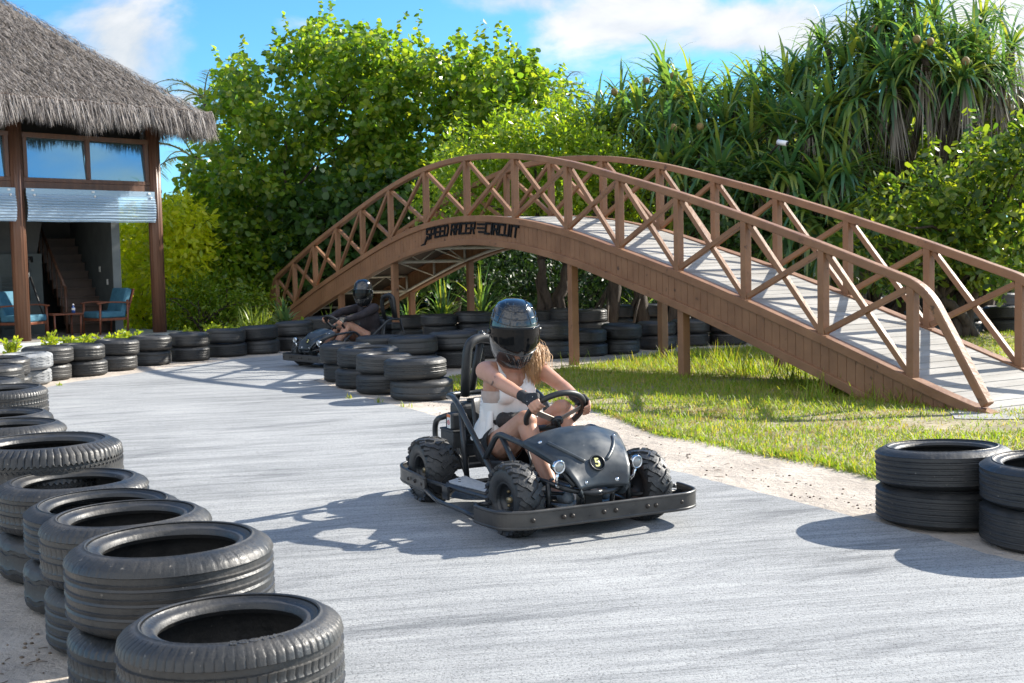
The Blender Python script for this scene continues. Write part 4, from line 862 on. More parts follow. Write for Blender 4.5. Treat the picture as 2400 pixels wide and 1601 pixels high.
# creeper thicket and shrubs at the right
foliage_tree('shrub', 'dark creeper covered shrub in front of the screw pines', 'shrubs right of the bridge', [(1640,480),(1720,400),(1830,390),(1900,450),(1960,560),(1900,640),(1700,600)], 20.5, 22, 70, .42, 8000, .085, LEAF_HEART, M_LEAF3, shoots=10, ntrunk=3, cat='shrub', shoot_len=.4)
foliage_tree('shrub', 'bright green shrub with spoon shaped leaves under the screw pine crown', 'shrubs right of the bridge', [(1990,410),(2060,340),(2130,300),(2200,310),(2250,350),(2290,430),(2200,480),(2080,480)], 21.8, 23.2, 55, .36, 3400, .16, LEAF_SPOON, M_LEAF2, shoots=16, ntrunk=3, cat='shrub', droop=-.1, shoot_len=.5)
foliage_tree('shrub', 'large dark shrub with spoon shaped leaves at the right edge of the photo', 'shrubs right of the bridge', [(1990,500),(2110,440),(2210,420),(2290,340),(2380,300),(2520,340),(2520,640),(2300,690),(1990,660)], 18.5, 21.5, 150, .40, 11500, .15, LEAF_SPOON, M_LEAF7, base_px=2250, shoots=30, ntrunk=4, cat='shrub', droop=-.05, shoot_len=.5)
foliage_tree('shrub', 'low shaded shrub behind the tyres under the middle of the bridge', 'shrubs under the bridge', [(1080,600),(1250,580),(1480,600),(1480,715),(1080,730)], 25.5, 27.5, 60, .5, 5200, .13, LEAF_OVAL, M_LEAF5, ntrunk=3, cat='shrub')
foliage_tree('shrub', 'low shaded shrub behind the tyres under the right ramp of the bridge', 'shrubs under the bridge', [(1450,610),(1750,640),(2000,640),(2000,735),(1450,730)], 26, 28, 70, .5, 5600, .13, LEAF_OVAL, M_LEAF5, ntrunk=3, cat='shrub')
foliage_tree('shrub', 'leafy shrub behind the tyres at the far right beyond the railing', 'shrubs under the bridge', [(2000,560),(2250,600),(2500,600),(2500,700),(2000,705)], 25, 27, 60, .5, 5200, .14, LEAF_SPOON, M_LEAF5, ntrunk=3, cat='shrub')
# the wood that closes the view far behind: one mass
def thicket():
    n = 30000; px = -100+2750*RNG.random(n); d = 33+4*RNG.random(n); xs_ = [-100,300,420,520,900,1400,1500,1950,2200,2400,2650]; tops = [600,560,520,430,380,400,330,260,190,230,260]
    ty = np.interp(px, xs_, tops); py = 760-(760-ty)*RNG.random(n)**.8
    P = np.array([gd(a, b, c) for a, b, c in zip(px, py, d)]); D = randdir(n); D[:,2] -= .3
    V, F = leafcloud(P, D, np.array([0,-.3,.6])+randdir(n)*.6, .34*(.6+.7*RNG.random(n)), LEAF_HEART)
    o = npmesh('woodland', V, F, M_LEAF5); tag(o, 'dense dark green woodland closing the view behind the garden', 'woodland', kind='stuff')
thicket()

# screw pines: grey trunks, rosettes of long strap leaves, hanging dead leaves, round fruits
def rosette(c, size, n, axis=(0,0,1)):
    A = np.array(axis, float); A /= np.linalg.norm(A); X = np.cross(A, [1,0,.2]); X /= np.linalg.norm(X); Y = np.cross(A, X)
    a = RNG.random(n)*2*PI; ph = np.radians(20+108*RNG.random(n)**.85)
    D = A*np.cos(ph)[:,None]+(X*np.cos(a)[:,None]+Y*np.sin(a)[:,None])*np.sin(ph)[:,None]
    B = np.array(c)+D*.05-A*(RNG.random(n)*.18)[:,None]
    return straps(B, D, size*(.62+.45*RNG.random(n)), .078*min(size, 1.3), 1.75, nseg=6)
def skirt(c, size, n):
    a = RNG.random(n)*2*PI; D = np.c_[np.cos(a)*.28, np.sin(a)*.28, -np.ones(n)]; B = np.array(c)+np.c_[np.cos(a)*.10, np.sin(a)*.10, -.1-.5*RNG.random(n)*size]
    return straps(B, D, size*(.6+.6*RNG.random(n)), .035, .3, nseg=3)
top = [(1425,235,23),(1455,175,23.5),(1520,170,24),(1560,130,24),(1595,150,23.5),(1640,165,23),(1680,175,24),(1725,165,23.5),(1765,135,24),(1800,150,23),(1845,135,23.5),(1885,105,23),(1935,60,23),(1985,70,22.5),(2020,25,22.5),(2070,20,22),(2110,50,22),(2165,75,21.5),(2200,10,22),(2245,45,21.5),(2290,65,21.5),(2325,110,21),(2350,160,21),(2262,145,20.6),(2285,130,21.2),(2105,165,21),(2165,95,20.8),(2060,-20,22.5),(2130,-35,22.5),(2300,10,23),(2375,75,23)]
fill = [(1400,300,22.8),(1440,300,22.6),(1575,230,22.4),(1500,260,22.5),(1560,300,22),(1630,260,22.3),(1650,330,21.8),(1700,290,22),(1720,230,22.6),(1760,330,21.5),(1780,260,22),(1835,300,21.4),(1840,220,22.3),(1900,290,21),(1880,200,22.5),(1945,240,21.2),(1950,330,20.8),(2000,230,21),(2085,160,21),(1990,150,22),(1560,400,21.5),(1610,380,21.5),(1690,400,21),(1780,420,20.8),(1850,400,20.4),(1930,430,20.2),(1980,400,20.3),(1900,500,20),(1960,520,19.8),(1840,520,20.4),(1760,500,21.2),(2010,480,20),(1940,600,20),(1680,520,22),(1600,480,22.5),(1860,600,20.6),(2030,120,21.8),(2215,150,21)]
allr = [(x, y+(52 if x < 1900 else 28), d, 1) for x, y, d in top]+[(x, y, d, 0) for x, y, d in fill]
bases = [(1430,'leftmost screw pine with a low crown over the bright tree'),(1510,'screw pine with pointed upright leaves left of the round fruit cluster'),(1580,'screw pine carrying a round fruit below its tallest left crown'),(1660,'screw pine behind the far bridge railing with drooping yellow tips'),(1740,'screw pine in the middle of the grove above the security camera'),(1810,'screw pine with arching blue green leaves right of the security camera'),(1890,'screw pine whose crowns step up toward the tall group'),(1960,'screw pine with long hanging leaves beside the dark gap of trunks'),(2040,'tall screw pine reaching the top edge of the photo'),(2120,'tall screw pine with a skirt of grey dead leaves'),(2210,'tall sunlit screw pine with a bare pale trunk of hanging dead leaves'),(2310,'rightmost tall screw pine with lit yellow green crown against the sky')]
groups = {i: [] for i in range(len(bases))}
for r in allr: groups[int(np.argmin([abs(r[0]-b[0])+random.random()*12 for b in bases]))].append(r)
fruits = [(1578,178,23.0),(1578,299,21.6),(1515,190,23.3),(2049,67,22.0),(2148,92,20.6),(2180,98,20.6),(2263,143,20.2),(1641,297,21.5),(1440,215,22.8)]
for i, (bx, lab) in enumerate(bases):
    rs = groups[i]
    if not rs: continue
    D = np.mean([r[2] for r in rs])+.3; b = gd(bx, 800, D); base = np.array([b[0], D, 0]); t = thing('screw_pine', lab, 'screw pine', base, 0, 'screw pines right of the bridge')
    gp = []; tr = MB(); limb(tr, (0,0,0), (random.uniform(-.3,.3), 0, 1.6), .14, .11)
    for (x, y, d, tp) in rs:
        c = gd(x, y, d)-base; sz = random.uniform(.9, 1.15)*(1.0 if tp else 1.15)
        gp.append(rosette(c, sz, 54 if tp else 58, (random.gauss(0,.35), -.5 if tp else -.95, .8 if tp else .38)))
        
        if random.random() < .35: gp.append(rosette(c+np.array([random.gauss(0,.6), random.uniform(.6,1.3), random.gauss(0,.5)]), sz*.8, 34, (random.gauss(0,.5), -.5, .6)))
        V, F = skirt(c, .5 if bx < 1990 else 1.15, 22 if bx < 1990 else 44); npmesh('dead_leaf_skirt', V, F, M_DEAD, t); limb(tr, (random.uniform(-.3,.3), 0, 1.5), c-np.array([0,0,.1]), .085, .055, 8)
    for k in range(5): a = random.random()*6.28; tr.tube([(0,0,.9),(math.cos(a)*.3,math.sin(a)*.3,.4),(math.cos(a)*.45,math.sin(a)*.45,0)], .03, 6)
    V, F = merge(gp); npmesh('crown', V, F, M_PAND, t); tr.build('trunk', M_BARK, t)
    for (fx, fy, fd) in fruits:
        if int(np.argmin([abs(fx-q[0]) for q in bases])) == i:
            f = MB(); f.ball(gd(fx, fy, fd-.25)-base, .065, 14, 10, (1,1,1.1)); f.build('fruit', M_FRUIT, t)
# coconut palms showing a few fronds
def palm(px, py, D, label, nfr=14, size=2.0):
    c = gd(px, py, D); base = np.array([c[0]+.4, D, 0]); t = thing('coconut_palm', label, 'palm', base, 0, 'coconut palms in the background'); tr = MB(); limb(tr, (0,0,0), c-base, .14, .09, 8); tr.build('trunk', M_BARK, t)
    parts = []; st = MB()
    for k in range(nfr):
        a = k*2.4; el = random.uniform(-.1, 1.1); d = np.array([math.cos(a)*math.cos(el), math.sin(a)*math.cos(el), math.sin(el)]); P = [c-base]
        for j in range(12): P.append(P[-1]+d*size/12); d = d+np.array([0,0,-.11-.01*j]); d /= np.linalg.norm(d)
        st.tube(P, [.03*(1-j/14) for j in range(13)], 5); P = np.array(P); i = RNG.integers(1, 12, 90); u = RNG.random((90,1)); B = P[i]*(1-u)+P[i+1]*u if False else P[i]+(P[np.minimum(i+1,12)]-P[i])*u
        tg = P[np.minimum(i+1,12)]-P[i-1]; tg /= np.linalg.norm(tg, axis=1, keepdims=True); sd = np.cross(tg, [0,0,1]); sd /= np.linalg.norm(sd, axis=1, keepdims=True)+1e-6; sg = np.where(RNG.random(90) < .5, 1, -1)[:,None]
        parts.append(straps(B, sd*sg+tg*.6, .5*size*.5*(.6+.4*RNG.random(90)), .03, .8, nseg=3))
    V, F = merge(parts); npmesh('crown', V, F, M_PALM, t); st.build('frond_stem', M_PALM, t)
M_PALM = leafmat('palm_leaf', [(.06,.10,.03),(.10,.13,.04),(.15,.16,.06)], trans=.35, rough=.4, tcol=1.6)
palm(478, 232, 40, 'coconut palm whose top rises just behind the end of the thatch roof'); palm(455, 372, 36, 'coconut palm with one dark frond below the thatch eave', size=2.2); palm(1312, 222, 42, 'coconut palm top peeping between the broadleaf and the screw pines')
# small plants by the tyres and by the bridge foot
def sprig(px, py, D, h, label, group='young yellow green shrubs behind the tyre row'):
    c = gd(px, 800, D); z0 = .02; t = thing('young_shrub', label, 'young shrub', (c[0], D, 0), 0, group); LP = []; LD = []; st = MB(); top_ = gd(px, py, D)[2]
    for k in range(6):
        a = k*1.05+random.random(); e = np.array([math.cos(a)*h*.42*random.uniform(.2,1), math.sin(a)*h*.3, top_*random.uniform(.72, 1)]); st.tube([(0,0,0), e*.55+np.array([0,0,.05]), e], [.008,.006,.004], 5)
        for j in range(26): u = .45+.55*j/26; LP.append(e*u); v = randdir(1)[0]; v[2] = abs(v[2])*.8+.2; LD.append(v)
    LP = np.array(LP); LD = np.array(LD); V, F = leafcloud(LP, LD, randdir(len(LP))+np.array([0,0,.5]), .085*(.7+.6*RNG.random(len(LP))), LEAF_SPOON); npmesh('leaves', V, F, M_LEAF4, t); st.build('stem', M_BARK, t)
for k, (px, py, D, w) in enumerate(((28,788,17.4,'leftmost'),(122,778,18.2,'second from the left'),(158,790,18.3,'small third'),(190,783,18.8,'broad fourth'),(222,786,19.0,'fifth'),(262,778,19.4,'sixth'),(307,776,19.9,'seventh'),(437,772,21.3,'eighth'),(500,766,21.9,'narrow ninth'),(540,768,22.2,'last'))):
    sprig(px, py, D, .34, f'{w} of the yellow green young shrubs between pavilion and tyre row')
def strap_plant(name, px, py, D, n, ln, wid, bend, label, m, group=None, spread=.5, z=.0):
    c = gd(px, 800, D); zt = gd(px, py, D)[2]; t = thing(name, label, 'garden plant', (c[0], D, 0), 0, group); a = RNG.random(n)*2*PI; el = np.radians(85-75*RNG.random(n)); z0 = max(.05, zt-ln*.75)
    D_ = np.c_[np.cos(a)*np.cos(el), np.sin(a)*np.cos(el), np.sin(el)]; B = np.c_[RNG.normal(size=(n,2))*.04*spread*2, np.full(n, z0)]
    V, F = straps(B, D_, ln*(.6+.5*RNG.random(n)), wid, bend, nseg=5); npmesh('leaves', V, F, m, t); st = MB(); st.tube([(0,0,0),(0,0,z0+.05)], [.03,.025], 7); st.build('stem', M_BARK, t)
M_STRAP = leafmat('strap_leaf', [(.10,.17,.03),(.16,.23,.04),(.22,.27,.06)], trans=.4, rough=.4, tcol=1.4)
strap_plant('dracaena', 600, 725, 23.5, 150, .46, .03, 1.2, 'bushy light green narrow leaved plant left of the bridge foot', M_STRAP, spread=2.2)
strap_plant('rosette_plant', 668, 712, 22.6, 46, .50, .10, .7, 'rosette plant with broad blue green leaves at the left foot of the bridge', leafmat('succulent_leaf', [(.06,.14,.07),(.12,.20,.07),(.20,.26,.09)], trans=.3, rough=.35, tcol=1.3))
strap_plant('spider_lily', 772, 722, 23.4, 30, .62, .045, 2.2, 'spider lily with arching pale leaves left of the far kart steering wheel', M_STRAP)
strap_plant('spider_lily', 832, 728, 23.6, 44, .44, .045, 1.6, 'low spider lily glowing yellow green between the far driver arm and the tyres', M_STRAP)
for k, (px, py, D) in enumerate(((495,762,23.2),(585,758,23.6),(640,752,23.6),(700,748,23.6),(725,745,23.8))):
    sprig(px+8, py, D, .4, f'{["first","second","third","fourth","fifth"][k]} clump from the left of the low bedding plants at the bridge foot', 'bedding plants at the left foot of the bridge')
for k, (px, py, D, nn) in enumerate(((1130,640,25,60),(1040,650,25.5,60),(960,690,25,40),(1500,690,26,40))):
    strap_plant('screw_pine_sapling', px, py, D, nn, 1.25, .055, 1.5, f'{["tall","pale","low","shaded"][k]} young screw pine in the shade under the bridge {["right of the far post","between two far posts","beside the near post","behind the back tyre row"][k]}', M_PAND)
# grass tufts
for k, (px, py, h, n) in enumerate(((1352,868,.28,26),(1575,846,.24,40),(1690,860,.35,60),(1760,880,.42,80),(1850,900,.36,60),(1960,925,.32,70),(2050,940,.26,60),(2120,948,.22,50),(1905,940,.3,50),(1120,895,.16,40),(2335,905,.22,30),(1500,850,.16,40),(1640,838,.2,40))):
    p = gz(px, py); tuft('grass_tuft', p, h, n, f'{["wispy","leaning","dense","tallest","dark","broad","yellowish","low","slim","small","right hand","short","thin"][k]} tuft of long grass {["at the first bridge post right of the helmet","at the near middle bridge post","under the bridge ramp left of the dark clump","under the bridge ramp","in the shade under the bridge ramp","against the bridge side boards","against the lower bridge side boards","at the low end of the bridge boards","at the last support post","behind the near kart","beyond the deck at the far railing","behind the lawn edge near the tyres","between the post and the far tyres"][k]}', 'tufts of long grass')
for k, (px, py) in enumerate(((885,945),(950,955),(140,905),(818,935))):
    p = gz(px, py); tuft('weed', p, .09, 14, f'tiny green weed {["at the foot of the second island stack","at the foot of the nearest island stack","at the foot of the chalky white tyres","between two island stacks at the track edge"][k]}', 'weeds at the track edge', spread=.02, bend=1.4)
# small white security camera in the screw pines
p = gd(1832, 335, 19.6); t = thing('security_camera', 'small white security camera on a thin pole among the screw pines', 'camera', (p[0], 19.6, 0)); z = p[2]
WH = mat('white_housing', (.72,.74,.76), rough=.35); m = MB(); m.tube([(-.05,.05,z+.02),(.07,-.07,z-.02)], .042, 12); m.build('housing', WH, t)
m = MB(); m.tube([(.066,-.066,z-.019),(.078,-.078,z-.022)], .034, 12); m.build('lens', mat('lens_black', (.01,.01,.012), rough=.1), t); m = MB(); m.tube([(0,0,z),(-.02,.25,z-.02),(-.02,.9,z-.12)], .018, 8); m.build('bracket', M_BARK, t)
# ------------------------------------------------------------------ go-karts
M_FRAME = mat('black_powder_coat', (.014,.017,.020), (.030,.033,.036), rough=.34, scale=9, spec=.5, rvar=.1)
M_COWL = mat('satin_black_plastic', (.018,.024,.030), (.044,.054,.062), rough=.38, scale=7, detail=10, rvar=.14, speck=(.13,.135,.14), speck_scale=26, speck_at=.70)  # bluish tint in the base colour stands in for reflected sky
M_BUMP = mat('scuffed_black_steel', (.018,.019,.020), (.055,.052,.048), rough=.40, scale=5, detail=10, rvar=.15, speck=(.14,.12,.10), speck_scale=30, speck_at=.69, stretch=(1,1,2))
M_ATV = rubber('kart_tyre_rubber', (.018,.021,.024), (.075,.073,.070), .25, .45)
M_CHROME = mat('chrome', (.62,.64,.66), (.72,.73,.74), rough=.10, metal=1.0, scale=5)
M_ALU = mat('brushed_aluminium', (.22,.20,.18), (.34,.31,.28), rough=.6, metal=.5, scale=12)
M_LENS = mat('headlight_glass', (.14,.15,.155), (.30,.31,.31), rough=.08, scale=30, spec=.8, coat=.6)
M_YEL = mat('yellow_number', (.62,.60,.20), (.70,.68,.26), rough=.5, scale=20)
M_TREADP = mat('ribbed_grey_plate', (.42,.45,.47), (.55,.57,.58), rough=.5, scale=30, bump=.4, bscale=150)
M_SEAT = mat('black_vinyl', (.016,.016,.018), (.030,.030,.032), rough=.42, scale=12)
M_BOX = mat('matt_black_plastic', (.020,.021,.022), (.042,.042,.042), rough=.6, scale=14)
M_WHITE = mat('white_sticker', (.68,.68,.66), rough=.5); M_ORANGE = mat('orange_sticker', (.60,.16,.04), rough=.5); M_RED = mat('red_sticker', (.5,.03,.03), rough=.5)
M_FOAM = mat('foam_wrap', (.010,.011,.012), (.022,.023,.024), rough=.5, scale=10)
def atv_tyre(R, W, seg=64):
    hw = W/2; prof = [(R*.47,-hw*.72),(R*.50,-hw*.86),(R*.62,-hw*.98),(R*.78,-hw),(R*.90,-hw*.90),(R*.965,-hw*.70),(R*.985,-hw*.35),(R*.99,0),(R*.985,hw*.35),(R*.965,hw*.70),(R*.90,hw*.90),(R*.78,hw),(R*.62,hw*.98),(R*.50,hw*.86),(R*.47,hw*.72)]
    mb = MB(); mb.lathe(prof, seg, axis='y')
    def S(a, y): r = R*(.99-.10*abs(y/hw)**2.6); return np.array([r*math.cos(a), y, r*math.sin(a)])
    n = 15
    for s in (-1, 1):
        for i in range(n):
            a = 2*PI*(i+(.5 if s > 0 else 0))/n; pts = [(a, s*.02*hw), (a+.10, s*.30*hw), (a+.10+.06, s*.58*hw), (a+.30, s*.80*hw), (a+.33, s*1.0*hw)]
            for (p, q) in zip(pts[:-1], pts[1:]):
                A, B = S(*p), S(*q); m_ = (A+B)/2; up = np.array([m_[0], m_[1]*.9, m_[2]]); up /= np.linalg.norm(up)
                mb.bar(A, B, .024, .020, up=tuple(up), ext=.006)
            A, B = S(a+.02, s*.62*hw), S(a+.12, s*.98*hw); m_ = (A+B)/2; up = np.array([m_[0], m_[1]*1.2, m_[2]]); up /= np.linalg.norm(up); mb.bar(A, B, .020, .016, up=tuple(up))
    return mb
def text_mesh(name, body, size, extrude, m, parent, Mx):
    cu = bpy.data.curves.new(name, 'FONT'); cu.body = body; cu.size = size; cu.extrude = extrude; cu.align_x = 'CENTER'; cu.align_y = 'CENTER'; cu.offset = size*.02
    ob = bpy.data.objects.new(name, cu); COL.objects.link(ob); bpy.context.view_layer.update()
    me = bpy.data.meshes.new_from_object(ob.evaluated_get(bpy.context.evaluated_depsgraph_get())); bpy.data.objects.remove(ob); me.name = name
    me.transform(Mx); me.materials.clear(); me.materials.append(m); return link(bpy.data.objects.new(name, me), parent)
COWL_ROWS = [(.995,.532,.985,.288,.472),(1.07,.510,1.07,.264,.447),(1.14,.475,1.15,.238,.417),(1.205,.425,1.22,.209,.385),(1.257,.368,1.28,.181,.352),(1.288,.310,1.315,.157,.305),(1.300,.262,1.332,.136,.262),(1.285,.243,1.318,.128,.245),(1.22,.235,1.25,.11,.238)]
def cowl_pt(u, v):
    i = min(int(u), len(COWL_ROWS)-2); t = u-i; r = [a*(1-t)+b*t for a, b in zip(COWL_ROWS[i], COWL_ROWS[i+1])]; k = abs(v)**2.2
    return np.array([r[0]+(r[2]-r[0])*k, r[3]*v, r[1]+(r[4]-r[1])*k])
def make_kart(label, loc, rotz, number, steer):
    K = thing('go_kart', label, 'go-kart', loc, rotz, 'go-karts on the track')
    # wheels
    for nm, x, y, R, W, st in (('front', 1.07, -.385, .192, .136, steer), ('front', 1.07, .385, .192, .136, steer), ('rear', -.02, -.40, .190, .168, 0), ('rear', -.02, .40, .190, .168, 0)):
        w = bpy.data.objects.new('wheel', None); w.empty_display_size = .1; link(w, K); w.location = (x, y, R*.985); w.rotation_euler = (0, 0, st)
        atv_tyre(R, W).build('tyre', M_ATV, w); s = -1 if y < 0 else 1; hw = W/2
        m = MB(); m.lathe([(R*.50,s*hw*.84),(R*.46,s*hw*.86),(R*.44,s*hw*.55),(R*.40,s*hw*.20),(R*.18,s*hw*.10),(R*.16,s*hw*.30),(0,s*hw*.30)], 32, axis='y'); m.lathe([(R*.50,-s*hw*.84),(R*.44,-s*hw*.5),(R*.15,-s*hw*.2),(0,-s*hw*.2)], 32, axis='y'); m.build('rim', M_FRAME, w)
        m = MB()
        for k in range(4): a = PI/4+k*PI/2; m.lathe([(0,s*hw*.30),(.008,s*hw*.30),(.008,s*hw*.12)], 8, axis='y', c=(R*.27*math.cos(a),0,R*.27*math.sin(a)))
        m.lathe([(0,s*hw*.62),(.016,s*hw*.60),(.018,s*hw*.2)], 12, axis='y'); m.build('wheel_nut', mat('zinc', (.30,.24,.14), rough=.4, metal=.7) if 'zinc' not in bpy.data.materials else bpy.data.materials['zinc'], w)
    # welded tube frame
    r = .0165; f = MB(); mir = lambda P: [(x, -y, z) for x, y, z in P]
    main = fillet([(.72,-.28,.12),(.60,-.28,.235),(.08,-.28,.622),(-.12,-.25,.61),(-.22,-.10,.607),(-.22,.10,.607),(-.12,.25,.61),(.08,.28,.622),(.60,.28,.235),(.72,.28,.12)], .09, 7); f.tube(main, r, 10)
    for s in (1, -1):
        q = lambda P: [(x, y*s, z) for x, y, z in P]
        f.tube(q(fillet([(.485,-.28,.30),(.665,-.283,.478),(.985,-.275,.452),(1.20,-.205,.37),(1.29,-.15,.27)], .07, 7)), r, 10)
        f.tube(q([(.715,-.28,.462),(.845,-.28,.355),(.90,-.28,.27)]), r*.95, 10); f.tube(q([(.165,-.278,.55),(.215,-.27,.13)]), r, 10)
        f.tube(q(fillet([(-.36,-.20,.15),(-.1,-.26,.13),(.8,-.28,.12),(1.18,-.24,.13),(1.26,-.12,.14),(1.26,0,.14)], .08, 6)), r, 10)
        f.tube(q(fillet([(.82,-.28,.285),(1.12,-.262,.285),(1.26,-.17,.245),(1.30,-.05,.225),(1.30,0,.225)], .06, 6)), r*.95, 10); f.tube(q([(1.17,-.24,.275),(1.17,-.24,.13)]), r*.9, 8); f.tube(q([(1.27,-.09,.23),(1.24,-.09,.14)]), r*.8, 8)
        f.tube(q([(.215,-.26,.14),(-.25,-.18,.40),(-.22,-.12,.607)]), r*.9, 8); f.tube(q([(1.07,-.10,.16),(1.07,-.32,.19)]), .016, 8); f.tube(q([(1.14,-.10,.20),(1.09,-.30,.22)]), .010, 8); f.tube(q([(1.0,-.12,.26),(1.06,-.28,.215)]), .009, 8)
        f.tube(q([(.40,-.26,.13),(.74,-.40,.165)]), .012, 8); f.tube(q([(1.26,-.13,.14),(1.37,-.16,.14)]), .014, 8); f.tube(q([(-.36,-.16,.15),(-.42,-.16,.145)]), .014, 8); f.tube(q([(1.10,-.27,.15),(1.16,-.58,.145)]), .013, 8)
    f.tube([(-.02,-.40,.187),(-.02,.40,.187)], .017, 10); f.tube([(.62,-.28,.12),(.62,.28,.12)], r*.9, 8); f.tube([(.2,-.27,.13),(.2,.27,.13)], r*.9, 8); f.tube([(1.0,-.27,.445),(1.0,-.1,.47),(1.0,.1,.47),(1.0,.27,.445)], .012, 8)
    f.build('frame', M_FRAME, K)
    m = MB(); m.box((.72,0,.112), (1.02,.50,.008)); m.box((1.17,0,.17), (.10,.10,.09)); m.box((1.245,.02,.125), (.10,.26,.05)); m.build('floor_pan', M_BUMP, K)
    hb = MB(); hb.tube(fillet([(-.13,-.12,.60),(-.085,-.125,.80),(-.085,-.11,.925),(-.12,0,.955),(-.12,.11,.925),(-.12,.125,.80),(-.15,.12,.60)], .10, 8), .030, 12); hb.build('roll_hoop', M_FOAM, K)
    hb = MB(); hb.tube([(-.24,-.03,.60),(-.135,-.0,.94)], .023, 10); hb.build('hoop_strut', M_FOAM, K)
    hb = MB(); hb.ball((-.125,0,.985), .010, 8, 6); hb.tube([(-.13,-.016,.955),(-.13,.016,.955)], .034, 10); hb.build('hoop_clamp', M_FRAME, K)
    # bumpers: flat band with rounded lips
    def band(name, path, h=.078, z=.142):
        P = catmull([(x, y, z) for x, y in path], 6); b = MB(); b.sweep(P, rect(.012, h)); 
        b.tube([(p[0], p[1], z+h/2) for p in P], .0095, 8); b.tube([(p[0], p[1], z-h/2) for p in P], .0095, 8); o = b.build(name, M_BUMP, K); return o
    fb = band('front_bumper', [(1.07,-.612),(1.18,-.606),(1.30,-.578),(1.36,-.49),(1.372,-.40),(1.375,-.2),(1.380,0),(1.380,.2),(1.385,.40),(1.372,.49),(1.31,.565),(1.19,.59),(1.11,.59)])
    rb = band('rear_bumper', [(.22,-.535),(.05,-.525),(-.20,-.51),(-.33,-.465),(-.40,-.38),(-.425,-.25),(-.43,0),(-.425,.25),(-.40,.38),(-.33,.465),(-.20,.51),(.05,.525),(.22,.535)])
    bolt = mat('bolt_head', (.012,.012,.012), (.035,.026,.02), rough=.5, metal=.3, scale=60) if 'bolt_head' not in bpy.data.materials else bpy.data.materials['bolt_head']
    for y in (-.44, -.27, -.22, -.04, .03, .22, .27, .43):
        m = MB(); m.lathe([(0,.008),(.007,.008),(.010,.004),(.012,0)], 10, axis='x', c=(1.388+.004*(abs(y) < .3),y,.142)); m.build('bolt', bolt, fb)
    for x in (-.05, .05, .16):
        m = MB(); m.lathe([(.012,0),(.010,-.004),(.007,-.008),(0,-.008)], 10, axis='y', c=(x,-.534,.142)); m.build('bolt', bolt, rb)
    for s in (1, -1):
        q = lambda P: [(x, y*s, z) for x, y, z in P]
        m = MB(); m.tube(q(fillet([(.17,-.525,.168),(.53,-.478,.166),(.84,-.432,.162),(.955,-.455,.158),(.93,-.54,.155),(1.08,-.60,.160)], .05, 6)), .0125, 8); m.tube(q(fillet([(.17,-.525,.118),(.55,-.60,.115),(.80,-.585,.115),(1.08,-.605,.118)], .1, 6)), .0125, 8); m.box((.47,-.515*s,.14), (.075,.014,.075)); m.build('side_rail', M_FRAME, K)
        m = MB(); pl = [(.23,-.292),(.335,-.44),(.38,-.452),(.74,-.395),(.74,-.292)]; pl = pl if s > 0 else [(x, -y) for x, y in pl][::-1]; m.prism(pl, .172, .178); pt = m.build('step_plate', M_TREADP, K)
        m = MB(); m.tube(q(fillet([(.22,-.27,.165),(.345,-.455,.163),(.40,-.462,.163),(.76,-.40,.163)], .04, 5)), .0135, 8); m.build('plate_edge_tube', M_FRAME, pt)
        for x, y in ((.33,-.37),(.40,-.40),(.66,-.36)): m = MB(); m.lathe([(0,.181),(.008,.1805),(.009,.178)], 8, c=(x,y*s,0)); m.build('rivet', M_BUMP, pt)
    # nose cowl
    nu, nv = 33, 25; V = []; F = []
    for i in range(nu):
        u = i/(nu-1)*(len(COWL_ROWS)-1)
        for j in range(nv): V.append(cowl_pt(u, -1+2*j/(nv-1)))
    # rolled side skirts
    for s in (0, nv-1):
        b = len(V)
        for i in range(nu): p = V[i*nv+s]; V.append(p+np.array([0, .004 if s else -.004, -.016])); 
        for i in range(nu): p = V[i*nv+s]; V.append(p+np.array([0, -.012 if s else .012, -.034]))
        for i in range(nu-1):
            a0, a1 = i*nv+s, (i+1)*nv+s
            for (p, q, r_, t) in ((a0, a1, b+i+1, b+i), (b+i, b+i+1, b+nu+i+1, b+nu+i)): F.append((p,q,r_,t) if s else (p,t,r_,q))
    for i in range(nu-1):
        for j in range(nv-1): F.append((i*nv+j, (i+1)*nv+j, (i+1)*nv+j+1, i*nv+j+1))
    cw = npmesh('cowl', V, np.array(F), M_COWL, K, smooth=True); so = cw.modifiers.new('thick', 'SOLIDIFY'); so.thickness = .006; so.offset = -1
    for s in (1, -1):
        P = [cowl_pt(u, v*s) for u, v in ((1.15,-.76),(1.8,-.72),(2.6,-.63),(3.4,-.46),(3.75,-.34))]; m = MB(); m.tube(catmull(P, 5), [.002]+[.0105]*19+[.006], 10); m.build('ridge', M_COWL, cw)
    for u, v in ((.85,-.84),(.85,.84),(5.55,-.62),(5.55,.62)):
        p = cowl_pt(u, v); e = .3; nn = np.cross(cowl_pt(u+e,v)-cowl_pt(u-e,v), cowl_pt(u,v+.05)-cowl_pt(u,v-.05)); nn /= np.linalg.norm(nn); nn = nn if nn[2]+nn[0] > 0 else -nn
        m = MB(); m.tube([p-nn*.002, p+nn*.003], [.0115,.0105], 14); m.tube([p+nn*.003, p+nn*.006], [.007,.005], 8); m.build('screw', M_CHROME, cw)
    n_ = np.array([.84,0,.54]); up = np.array([-.54,0,.84]); c = cowl_pt(4.0, 0)+n_*.001; bd = MB()
    bd.tube([c-n_*.02, c+n_*.004], .041, 28); ring = [c+n_*.006+np.array([0,1,0])*math.cos(a)*.041+up*math.sin(a)*.041 for a in np.linspace(0, 2*PI, 33)[:-1]]; bd.tube(ring, .0042, 8, closed=True); bo = bd.build('number_badge', M_FRAME, cw)
    Mx = Matrix(((0, up[0], n_[0], c[0]+n_[0]*.0048), (1, up[1], n_[1], c[1]), (0, up[2], n_[2], c[2]+n_[2]*.0048), (0,0,0,1)))
